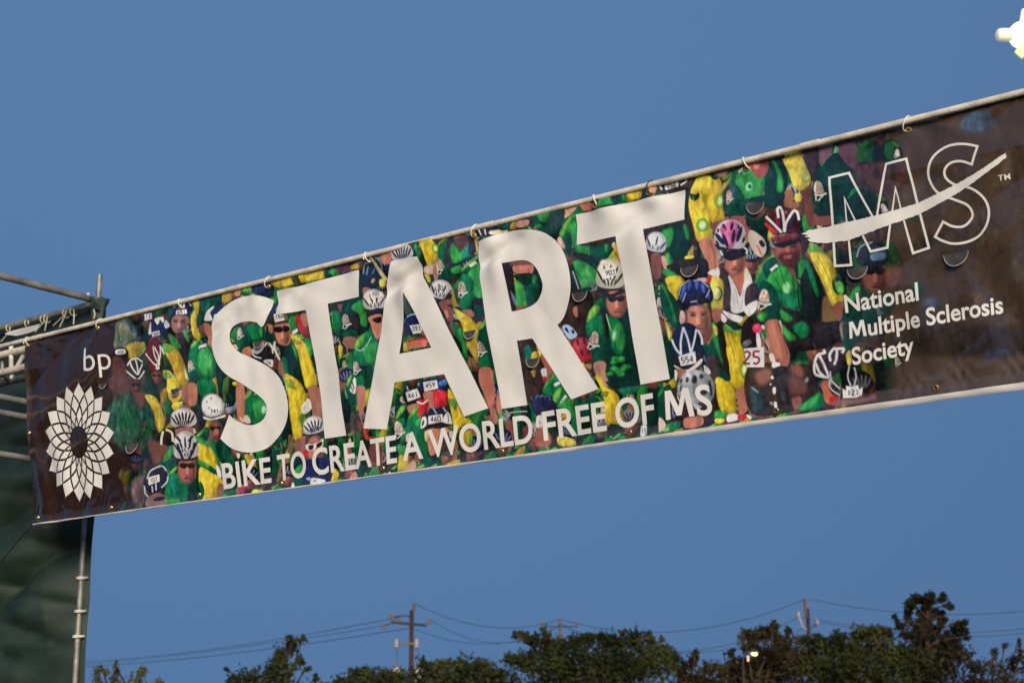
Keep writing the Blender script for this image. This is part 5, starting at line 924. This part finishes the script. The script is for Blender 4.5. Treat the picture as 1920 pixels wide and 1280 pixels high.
# ladder beam under the pipe
lb = empty('ladder_beam', tuple(on_plane(-60, 690, .16))); tag(lb, 'pale aluminium ladder beam with rungs below the end of the pipe', 'ladder beam')
def chord(x0, y0, back, name, m=M_pipe, r_=.021, l=1.2, rr_=.35):
    p = on_plane(x0, y0, back); return tube_thing([p - D3 * l, p + D3 * rr_], r_, name, m, lb), p
_, p1 = chord(20, 661, .16, 'chord'); _, p2 = chord(20, 694, .16, 'chord'); _, p3 = chord(20, 714, .30, 'back_chord', M_scaf)
for x in (-85, -30, 21): 
    a = on_plane(x, 648 if x == 21 else 661 - (x - 20) * .245, .16); b = on_plane(x, 694 - (x - 20) * .245, .16); tube_thing([a, b], .014, 'rung', M_pipe, lb, 10)
tube_thing([on_plane(45, 664, .18), on_plane(21, 708, .18)], .013, 'brace', M_pipe, lb, 10); tube_thing([on_plane(4, 672, .19), on_plane(5, 712, .19)], .012, 'brace', M_scaf, lb, 10)
tube_thing([on_plane(5, 702, .2), on_plane(18, 717, .29)], .012, 'brace', M_scaf, lb, 10)
# green sheeting hung on the far side of the tower
tarp = empty('tarpaulin', tuple(C - F3 * .05)); tag(tarp, 'dark green tarpaulin hung in sagging folds behind the scaffold tower', 'tarpaulin')
def build_tarp():
    nx, nz = 110, 260; rnd = np.random.RandomState(4)
    S = np.linspace(-LW, .052, nx); Z = np.linspace(.02, rail_z + .004, nz); SS_, ZZ = np.meshgrid(S, Z)
    def vn(a, b, sd):
        g = np.random.RandomState(sd).rand(80, 80); y = (ZZ * a) % 78; x = ((SS_ + 5) * b) % 78; yi = y.astype(int); xi = x.astype(int)
        fy = y - yi; fx = x - xi; fy = fy * fy * (3 - 2 * fy); fx = fx * fx * (3 - 2 * fx)
        return (g[yi, xi] * (1 - fx) + g[yi, xi + 1] * fx) * (1 - fy) + (g[yi + 1, xi] * (1 - fx) + g[yi + 1, xi + 1] * fx) * fy
    d = np.clip((.05 - SS_) / .3, 0, 1) ** .7 * np.clip((rail_z - .05 - ZZ) / .5, .03, 1)
    sag = .25 * np.clip(-SS_, 0, 1.2)
    zz = ZZ + sag * .5 * (1 + .3 * vn(1.2, .9, 7))
    w_ = .13 * np.abs(np.sin(zz * 6.5 + 3.2 * vn(1.1, .8, 5))) * (.3 + vn(2.2, 1.1, 6)) + .05 * np.abs(np.sin(zz * 15 + SS_ * 4 + 5 * vn(1.6, 1.2, 15))) * vn(1.5, 1.5, 16) + .03 * (vn(7, 2.2, 8) - .5) + .012 * (vn(20, 5, 9) - .5)
    edge = .012 * np.abs(np.sin(ZZ * 6.2)) 
    V = (np.array(C)[None, None] - BAN_F * .03 + (SS_ - edge * (SS_ > -.02))[..., None] * BAN_D + ZZ[..., None] * np.array([0, 0, 1.0]) + (w_ * d)[..., None] * BAN_F * .9)
    V = V.reshape(-1, 3); f = [(j * nx + i, j * nx + i + 1, (j + 1) * nx + i + 1, (j + 1) * nx + i) for j in range(nz - 1) for i in range(nx - 1)]
    put('sheet', mesh('sheet', V, f, True), M_tarp, tarp)
    # the bunched corner wrapped round the post, and the flap over the rail end
    mb = MB(); prof = [(.026, -.17), (.034, -.12), (.04, -.05), (.052, .0), (.056, .012), (.03, .016)]
    n = 22; b = 0; V = []; Fq = []
    for j, (r_, z) in enumerate(prof):
        for k in range(n):
            a = 2 * math.pi * k / n; q = r_ * (1 + .18 * math.sin(3 * a + j) + .1 * math.sin(7 * a + 2 * j)); V.append(up(C, rail_z + .02 + z + .006 * math.sin(5 * a)) + D3 * (q * math.cos(a) + .006) + F3 * (q * math.sin(a)))
    for j in range(len(prof) - 1):
        for k in range(n): Fq.append((j * n + k, j * n + (k + 1) % n, (j + 1) * n + (k + 1) % n, (j + 1) * n + k))
    put('bunched_corner', mesh('bunched_corner', V, Fq, True), M_tarp, tarp)
    q = [on_plane(x, y, BACK - .05) for x, y in ((157, 576), (172, 571), (176, 565), (181, 569), (182, 580), (170, 577))]
    put('corner_flap', mesh('corner_flap', list(q) + [p - F3 * .02 for p in q], [tuple(range(6)), tuple(range(11, 5, -1))] + [(i, (i + 1) % 6, 6 + (i + 1) % 6, 6 + i) for i in range(6)]), M_tarp, tarp)
    # cords lacing the sheet to the rail
    def cord(px, back=BACK - .07): MB().tube([on_plane(x, y, back) for x, y in px], .0045, 6).build('lacing_cord', M_twine, tarp)
    for px in ([(19, 612), (18, 622), (2, 640)], [(53, 601), (53, 608)], [(82, 596), (83, 603), (66, 622)], [(89, 593), (88, 600), (84, 620)], [(124, 583), (122, 590), (100, 610)], [(124, 583), (122, 592), (112, 613)], [(138, 579), (139, 590), (138, 608)], [(176, 580), (178, 590), (176, 597)]): cord(px)
    for x in (18, 53, 82, 89, 124, 138):
        c = on_plane(x, 620 - (x) * .2588, BACK - .03)
        MB().tube([c + (U3 * math.cos(a) + F3 * math.sin(a)) * .026 for a in np.linspace(0, 2 * math.pi, 13)[:-1]], .004, 6, closed=True).build('lacing_loop', M_twine, tarp)
build_tarp()
q = [on_plane(x, y, BACK - .08) for x, y in ((9, 625), (30, 619), (52, 613), (76, 607), (66, 618), (50, 624), (30, 629), (14, 628))]
pp = mesh('plastic_scrap', [p + F3 * (.01 * math.sin(i)) for i, p in enumerate(q)] + [p - F3 * (.006 - .01 * math.sin(i)) for i, p in enumerate(q)], [tuple(range(8)), tuple(range(15, 7, -1))] + [(i, (i + 1) % 8, 8 + (i + 1) % 8, 8 + i) for i in range(8)])
tag(put('plastic_scrap', pp, M_paper), 'white plastic scrap caught on the rail above the tarpaulin', 'scrap')
rp = [S3(np.array(.03), np.array(BAN_H - .02), .004), on_plane(36, 1010, .2), on_plane(-30, 1092, .35)]
tag(MB().tube(rp, .005, 6).build('guy_rope', M_rope), 'thin dark rope pulling the lower corner of the banner', 'rope')
# ---------------------------------------------------------------- POWER LINE
def at(x, y, dist): r_ = view_ray(x, y); return Vector(EYE + r_ * (dist / r_[1]))
def pole(xpx, ytop, dist, width, label, lower=None, pale=False):
    t = at(xpx, ytop, dist); root = empty('utility_pole', (t.x, t.y, 0))
    MB().tube([(t.x, t.y, -.2), (t.x + .02, t.y, t.z * .5), (t.x, t.y, t.z)], [width * .6, width * .54, width * .46], 12).build('pole', M_wood2 if pale else M_wood, root)
    return root, t
GP = 'utility poles of the power line beyond the trees'
# first pole: double crossarm, switch arm, transformers
r1, t1 = pole(772, 1143, 80, .21, None); tag(r1, 'dark wooden utility pole with crossarms, switch arm and pale transformers', 'utility pole', GP)
m_ = 80 / FPX
def rel(t, dx, dy, dz=0): return t + Vector((dx * m_, dz, -dy * m_))
MB().tube([rel(t1, 3, 4), rel(t1, 5, -13)], .07, 8).build('pole_top_pin', M_wood2, r1)
ca1 = MB().box(rel(t1, -4, 26, -.2), Vector((30 * m_, .9, .0)), Vector((-.02, .06, 0)), U3 * .06).build('crossarm', M_metal, r1, False)
MB().tube([rel(t1, -3, 11, -.1), rel(t1, -18, 12, -.5), rel(t1, -36, 17, -.9)], .035, 6).build('arm_brace', M_metal, r1)
for dx, dy, dz in ((-22, 19, -.5), (-34, 17, -.9), (32, 18, .8), (-48, 34, -1.2)): MB().lathe(rel(t1, dx, dy + 6, dz), U3, [(.05, 0), (.09, .05), (.06, .1), (.1, .15), (.06, .2), (.09, .26), (.03, .32)], 8).build('insulator', M_insul, ca1)
MB().tube([rel(t1, -30, 25, -.8), rel(t1, -48, 33, -1.2)], .03, 6).build('arm_extension', M_metal, r1)
sa1 = MB().box(rel(t1, -8, 62, -.15), Vector((20 * m_, 0, 0)), Vector((0, .05, 0)), U3 * .05).build('switch_arm', M_metal, r1, False)
for dx in (-27, 10): MB().lathe(rel(t1, dx, 70, -.15), U3, [(.06, 0), (.12, .05), (.08, .12), (.12, .2), (.08, .28), (.11, .36), (.04, .42)], 8).build('cutout', M_can, sa1)
for dx in (-26, 14):
    tf = MB().lathe(rel(t1, dx, 134, -.3), U3, [(.22, 0), (.24, .04), (.24, .62), (.2, .7), (.05, .74)], 14).build('transformer', M_can, r1)
    MB().tube([rel(t1, dx, 100, -.3), rel(t1, dx + 2, 88, -.25), rel(t1, dx - 2, 70, -.15)], .015, 5).build('lead_wire', M_wire, tf)
    MB().lathe(rel(t1, dx, 104, -.3), U3, [(.05, 0), (.08, .06), (.05, .12), (.07, .2), (.03, .26)], 8).build('bushing', M_insul, tf)
r2, t2 = pole(1050, 1161, 89, .15, None, pale=True); tag(r2, 'slim pale utility pole rising out of the bushy tree', 'utility pole', GP)
ca2 = MB().tube([t2 + Vector((-.9, 0, -.35)), t2 + Vector((.9, 0, -.35))], .035, 6).build('crossarm', M_metal, r2)
for dx in (-.9, .9): MB().lathe(t2 + Vector((dx, 0, -.33)), U3, [(.05, 0), (.08, .05), (.05, .1), (.08, .16), (.03, .22)], 8).build('insulator', M_insul, ca2)
r3, t3 = pole(1514, 1140, 79, .19, None); tag(r3, 'brown utility pole with pale top section and two angled brackets', 'utility pole', GP)
MB().tube([t3 + Vector((-.06, 0, -.4)), t3 + Vector((-.1, 0, .45))], .085, 8).build('pole_extension', M_wood2, r3)
for dx, z0, z1 in ((-1, -.75, -.35), (1, -.95, -.7)): 
    br = MB().tube([t3 + Vector((0, 0, -.98)), t3 + Vector((dx * .25, 0, -.85)), t3 + Vector((dx * .42, 0, z1))], [.03, .03, .06], 6).build('bracket', M_can if dx < 0 else M_metal, r3)
    MB().lathe(t3 + Vector((dx * .42, 0, z1 - .05)), U3, [(.05, 0), (.09, .05), (.06, .1), (.08, .2), (.03, .26)], 8).build('insulator', M_can, br)
r0, t0 = pole(60, 1243, 132, .25, None); tag(r0, 'distant utility pole hidden behind the tarpaulin', 'utility pole', GP); r4, t4 = pole(2130, 1108, 74, .2, None); tag(r4, 'utility pole standing beyond the end of the banner', 'utility pole', GP)
def wire(a, b, sag, label, r_=.014):
    a, b = Vector(a), Vector(b); n = 26
    p = [a.lerp(b, i / n) - U3 * sag * 4 * (i / n) * (1 - i / n) for i in range(n + 1)]
    tag(MB().tube(p, r_, 5).build('power_line', M_wire), label, 'wire', 'overhead wires strung between the poles')
wire(at(776, 1130, 80), at(1050, 1160, 89), .75, 'highest wire from the crossarmed pole to the slim pale pole'); wire(at(806, 1160, 80.8), at(1052, 1168, 89), 1.05, 'middle wire from the crossarm end to the slim pale pole', .012); wire(at(770, 1175, 80), at(1052, 1172, 89), .85, 'lowest wire from the crossarmed pole to the slim pale pole', .012)
wire(at(1050, 1160, 89), at(1512, 1122, 79), 1.05, 'highest wire from the slim pale pole to the bracketed brown pole'); wire(at(1052, 1168, 89), at(1498, 1156, 79), 1.5, 'middle wire from the slim pale pole to the bracketed brown pole', .012); wire(at(1052, 1172, 89), at(1531, 1168, 79), 1.35, 'lowest wire from the slim pale pole to the bracketed brown pole', .012)
wire(at(1516, 1122, 79), at(2130, 1108, 74), .85, 'highest wire leading from the brown pole past the pine'); wire(at(1531, 1160, 79), at(2130, 1140, 74), .8, 'middle wire leading from the brown pole past the pine', .012); wire(at(1498, 1156, 79), at(2130, 1148, 74), .95, 'lowest wire leading from the brown pole past the pine', .012)
wire(at(745, 1157, 79.2), at(60, 1243, 132), .5, 'upper wire from the crossarmed pole towards the tarpaulin'); wire(at(722, 1172, 79), at(60, 1250, 132), .3, 'middle wire from the crossarmed pole towards the tarpaulin', .012); wire(at(766, 1177, 80), at(60, 1252, 132), .4, 'lower wire from the crossarmed pole towards the tarpaulin', .016)
# ---------------------------------------------------------------- TREES
def tree(name, label, base_px, dist, blobs, mt, dens=1.0, leaf=.17, group='trees along the far side', seed=1, trunk=.16, cat='tree', spire=None):
    rn = np.random.RandomState(seed); k = dist / FPX; gx = at(base_px, 1438, dist).x; gy = at(base_px, 1438, dist).y
    root = empty(name, (gx, gy, 0)); tag(root, label, cat, group)
    cen = [(at(x, y, dist + rn.uniform(-.6, .6)), rx * k, ry * k) for x, y, rx, ry in blobs]
    low = min(c[0].z for c in cen); hub = Vector((gx, gy, max(.8, low - .6)))
    mb = MB().tube([(gx, gy, -.1), (gx + .08, gy, hub.z * .5), hub], [trunk * 1.3, trunk, trunk * .8], 9); mb.build('trunk', M_bark, root)
    if spire: MB().tube([hub - U3 * .1, hub.lerp(at(*spire, dist), .5) + Vector((.05, 0, 0)), at(*spire, dist)], [trunk * .8, trunk * .5, trunk * .15], 8).build('leader', M_bark, root)
    mb = MB(); hub0 = hub
    for c, rx, ry in cen:
        if spire:
            q_ = at(*spire, dist); hub = hub0.lerp(q_, max(0, min(1, (c.z - .35 - hub0.z) / (q_.z - hub0.z))))
        mid = hub.lerp(c, .5) + Vector((rn.uniform(-.25, .25), rn.uniform(-.25, .25), rn.uniform(0, .35)))
        mb.tube([hub - U3 * .1, mid, c, c + Vector((rn.uniform(-.3, .3) * rx, 0, ry * .85))], [trunk * (.2 if spire else .5), trunk * (.14 if spire else .28), trunk * .1, trunk * .04], 5)
        for j in range(3): 
            e = c + Vector((rn.uniform(-1, 1) * rx, rn.uniform(-.6, .6) * rx, rn.uniform(-.2, 1) * ry)); mb.tube([mid.lerp(c, .6), e], [trunk * .12, trunk * .04], 4)
    mb.build('limbs', M_bark, root)
    P_, L_ = [], []
    for c, rx, ry in cen:
        ry_ = max(rx, ry) * .8
        n = int(dens * 230 * (rx * ry) / (leaf * leaf) * .36) + 14
        # leaves in tufts on twigs rather than an even cloud
        nt_ = max(3, n // 22); tc = rn.normal(size=(nt_, 3)); tc /= np.linalg.norm(tc, axis=1)[:, None] + 1e-9; tc *= (rn.rand(nt_, 1) ** .45)
        idx = rn.randint(0, nt_, n); p = tc[idx] + rn.normal(size=(n, 3)) * .27
        lo_ = rn.rand(n) < .07; p[lo_] *= 1.3; p *= np.array([rx, ry_, ry]) * 1.1; P_.append(p + np.array(c))
    P_ = np.concatenate(P_); n = len(P_)
    a = rn.normal(size=(n, 3)); a /= np.linalg.norm(a, axis=1)[:, None]; b = np.cross(a, rn.normal(size=(n, 3))); b /= np.linalg.norm(b, axis=1)[:, None] + 1e-9
    sz = leaf * (.55 + .8 * rn.rand(n, 1)); a = a * sz * .5; b = b * sz * .26
    V = np.stack([P_ - a, P_ + b, P_ + a, P_ - b], 1).reshape(-1, 3)
    f = np.arange(4 * n).reshape(-1, 4)
    me = bpy.data.meshes.new('crown'); me.vertices.add(4 * n); me.vertices.foreach_set('co', V.astype(np.float32).ravel()); me.loops.add(4 * n); me.loops.foreach_set('vertex_index', f.astype(np.int32).ravel())
    me.polygons.add(n); me.polygons.foreach_set('loop_start', np.arange(0, 4 * n, 4, dtype=np.int32)); me.update(calc_edges=True)
    put('crown', me, mt, root)
    return n
NL = 0
NL += tree('leafy_tree', 'sparse sprigs of a young tree beside the tarpaulin edge', 235, 46, [(178,1267,8,14), (192,1254,9,8), (213,1266,9,16), (218,1250,4,8), (259,1264,12,17), (301,1274,7,9), (200,1288,26,14), (255,1296,34,16), (232,1322,80,24)], M_leaf[3], .5, .12, seed=11)
NL += tree('leafy_tree', 'small olive tree with tall loose shoots left of the crossarmed pole', 505, 52, [(470,1266,30,15), (440,1278,18,12), (505,1262,22,16), (540,1212,16,16), (549,1196,10,9), (522,1226,12,22), (565,1200,6,10), (528,1254,28,20), (562,1240,10,10), (574,1253,6,6), (500,1302,85,26), (425,1256,6,4)], M_leaf[0], .6, .14, seed=12)
NL += tree('leafy_tree', 'low dark bush in front of the crossarmed pole, left side', 690, 62, [(676,1260,22,10), (720,1264,24,12), (640,1278,20,8), (592,1273,5,7), (700,1284,70,16), (745,1268,22,12), (690,1312,100,24)], M_leaf[0], 1.1, .19, seed=13)
NL += tree('leafy_tree', 'low dark bush in front of the crossarmed pole, right side', 860, 63, [(800,1250,20,13), (838,1246,16,9), (868,1252,30,17), (905,1250,24,14), (930,1262,26,14), (820,1275,46,18), (890,1284,70,22), (850,1316,100,26)], M_leaf[0], 1.1, .19, seed=14)
NL += tree('leafy_tree', 'broad bushy tree around the slim pale pole', 1110, 66, [(978,1192,16,6), (968,1188,6,5), (1002,1198,22,11), (950,1236,16,8), (1022,1188,8,10), (1035,1212,28,18), (1075,1206,22,12), (1098,1196,16,11), (1130,1190,12,8), (1150,1200,26,14), (1168,1184,6,5), (1190,1198,22,16), (1224,1190,9,9), (1232,1215,22,14), (1241,1200,5,7), (1255,1235,18,14), (985,1240,30,18), (1050,1245,44,26), (1130,1240,54,30), (1200,1245,50,28), (1110,1296,130,36)], M_leaf[0], 1.2, .19, seed=15, trunk=.22)
NL += tree('leafy_tree', 'thin low tree in the gap beside the little lit lamp', 1310, 68, [(1304,1222,6,8), (1300,1240,14,14), (1325,1252,16,12), (1280,1256,18,14), (1318,1272,40,16), (1350,1252,12,10), (1300,1304,60,26)], M_leaf[1], .8, .18, seed=16)
NL += tree('leafy_tree', 'dark tree with a lit lamp in front of it', 1425, 70, [(1448,1172,9,9), (1440,1186,22,12), (1412,1190,22,10), (1400,1208,14,12), (1466,1200,16,14), (1476,1184,7,9), (1370,1224,8,8), (1386,1244,24,12), (1440,1222,30,16), (1372,1262,30,16), (1430,1258,46,22), (1475,1240,24,24), (1420,1304,90,30)], M_leaf[1], 1.1, .19, seed=17, trunk=.2)
NL += tree('leafy_tree', 'wide rounded tree between the brown pole and the pine', 1580, 72, [(1504,1196,12,8), (1478,1180,6,7), (1538,1190,7,6), (1530,1206,16,12), (1574,1192,16,10), (1565,1212,30,16), (1612,1186,16,11), (1638,1178,16,10), (1632,1194,24,14), (1662,1190,14,12), (1600,1222,44,20), (1660,1224,40,18), (1520,1236,44,22), (1700,1236,40,22), (1590,1262,90,30), (1610,1312,130,34)], M_leaf[0], 1.2, .2, seed=18, trunk=.24)
NL += tree('pine_tree', 'tall clumpy pine standing above the other trees', 1740, 75, [(1744,1112,7,7), (1716,1126,12,9), (1735,1126,13,10), (1767,1122,8,8), (1776,1136,8,7), (1703,1136,10,8), (1706,1152,9,11), (1731,1148,16,12), (1752,1150,13,10), (1768,1158,10,8), (1765,1170,8,6), (1722,1168,14,10), (1745,1174,12,10), (1680,1160,7,7), (1689,1174,9,7), (1732,1190,24,12), (1804,1168,9,9), (1792,1182,14,11), (1812,1192,9,8), (1780,1198,16,12), (1700,1190,16,8), (1745,1212,42,14), (1785,1218,22,14), (1740,1250,60,28), (1745,1310,70,30)], M_leaf[2], 1.7, .22, seed=19, trunk=.22, spire=(1739, 1122))
NL += tree('leafy_tree', 'thin twiggy tree with sparse leaves beside the pine', 1875, 68, [(1812,1226,12,10), (1884,1212,9,5), (1862,1226,8,10), (1912,1204,4,9), (1914,1228,5,12), (1898,1240,14,12), (1858,1250,22,12), (1830,1250,12,14), (1890,1268,30,14), (1840,1280,30,16), (1880,1310,80,28), (1935,1250,18,22)], M_leaf[1], .6, .15, seed=20)
def added_hedge():  # added out of view so the glossy banner has something dark to reflect
    rn = np.random.RandomState(8); n = 26000; y = rn.uniform(-40, 14, n); x = -24 + rn.normal(size=n) * 1.2 - .25 * y
    top = 3.9 + .6 * np.sin(y * .5) + .4 * np.sin(y * 1.3 + 1); z = rn.rand(n) ** .8 * top; C_ = np.stack([x, y, z], 1)
    a = rn.normal(size=(n, 3)); a /= np.linalg.norm(a, axis=1)[:, None]; b = np.cross(a, rn.normal(size=(n, 3))); b /= np.linalg.norm(b, axis=1)[:, None]; a *= .3; b *= .18
    V = np.stack([C_ - a, C_ + b, C_ + a, C_ - b], 1).reshape(-1, 3); root = empty('added_hedge', (-24, -10, 0)); tag(root, 'added unseen row of dark foliage for the glossy banner to reflect', 'added_hedge')
    me = bpy.data.meshes.new('foliage'); me.from_pydata([tuple(q) for q in V], [], [tuple(range(4 * i, 4 * i + 4)) for i in range(n)]); put('foliage', me, M_leaf[1], root)
added_hedge()
# ---------------------------------------------------------------- LIT LAMPS
def park_lamp():
    p = at(1416, 1223, 69.3); root = empty('street_lamp', (p.x - .5, p.y, 0)); tag(root, 'small lit street lamp glowing among the dark trees', 'street lamp')
    MB().tube([(p.x - .5, p.y, 0), (p.x - .5, p.y, p.z - .25), (p.x - .42, p.y, p.z + .02), (p.x - .1, p.y, p.z + .1)], [.05, .035, .03, .025], 8).build('pole', M_wire, root)
    hd = MB().lathe(p + Vector((-.02, 0, .02)), U3, [(.05, .12), (.15, .08), (.19, .02), (.17, 0)], 14).build('hood', M_metal, root)
    MB().lathe(p + Vector((-.02, -.03, -.12)), U3, [(.05, 0), (.12, .03), (.15, .09), (.15, .12)], 14).build('lens', emis('sodium_glow', (1, .66, .24), 3), hd)
    MB().tube([p + Vector((-.3, -.05, -.34)), p + Vector((-.3, -.05, -.12))], .045, 8).build('second_glint', emis('sodium_glint', (1, .55, .34), .45), root)  # glowing stub standing in for the lamp's second, reflected glint
park_lamp()
def floodlight():
    p = at(1917, 66, 27); root = empty('floodlight_mast', (p.x + .62, p.y, 0)); tag(root, 'lit white floodlight cluster on a tall mast above the banner', 'floodlight')
    k = 27 / FPX * 1.06
    MB().tube([(p.x + .62, p.y, 0), (p.x + .62, p.y, p.z + .3)], [.09, .06], 10).build('mast', M_metal, root)
    MB().tube([p + Vector((-.32, .12, .0)), p + Vector((.75, .12, .0))], .035, 8).build('crossbar', M_can, root)
    e = emis('halide_glow', (1, .97, .80), 1.0); dim = emis('halide_reflector', (.9, .86, .66), .36); gr = emis('halide_spill', (.62, .8, .36), .34)
    ax = (Vector(EYE) - p).normalized()
    hs = MB().lathe(p - ax * .16, ax, [(.08, 0), (.2, .06), (.24, .14)], 18).build('housing', M_can, root); MB().lathe(p - ax * .018, ax, [(.235, 0), (.2, .015), (.1, .03)], 18).build('lens', e, hs)
    q = p + Vector((-36 * k, 0, .0)); MB().lathe(q - Vector((.13, 0, 0)), (1, 0, 0), [(.05, 0), (.1, .03), (.115, .1), (.115, .22), (.09, .27)], 14).build('side_reflector', dim, root)
    q = p + Vector((-4 * k, .02, -32 * k)); MB().box(q, Vector((.06, 0, -.06)), Vector((0, .03, 0)), Vector((.06, 0, .09))).build('lower_reflector', gr, root, False)
    q = p + Vector((6 * k, .02, 40 * k)); MB().box(q, Vector((.06, 0, .03)), Vector((0, .03, 0)), Vector((.03, 0, .14))).build('upper_reflector', dim, root, False)
floodlight()
print('leaves', NL)
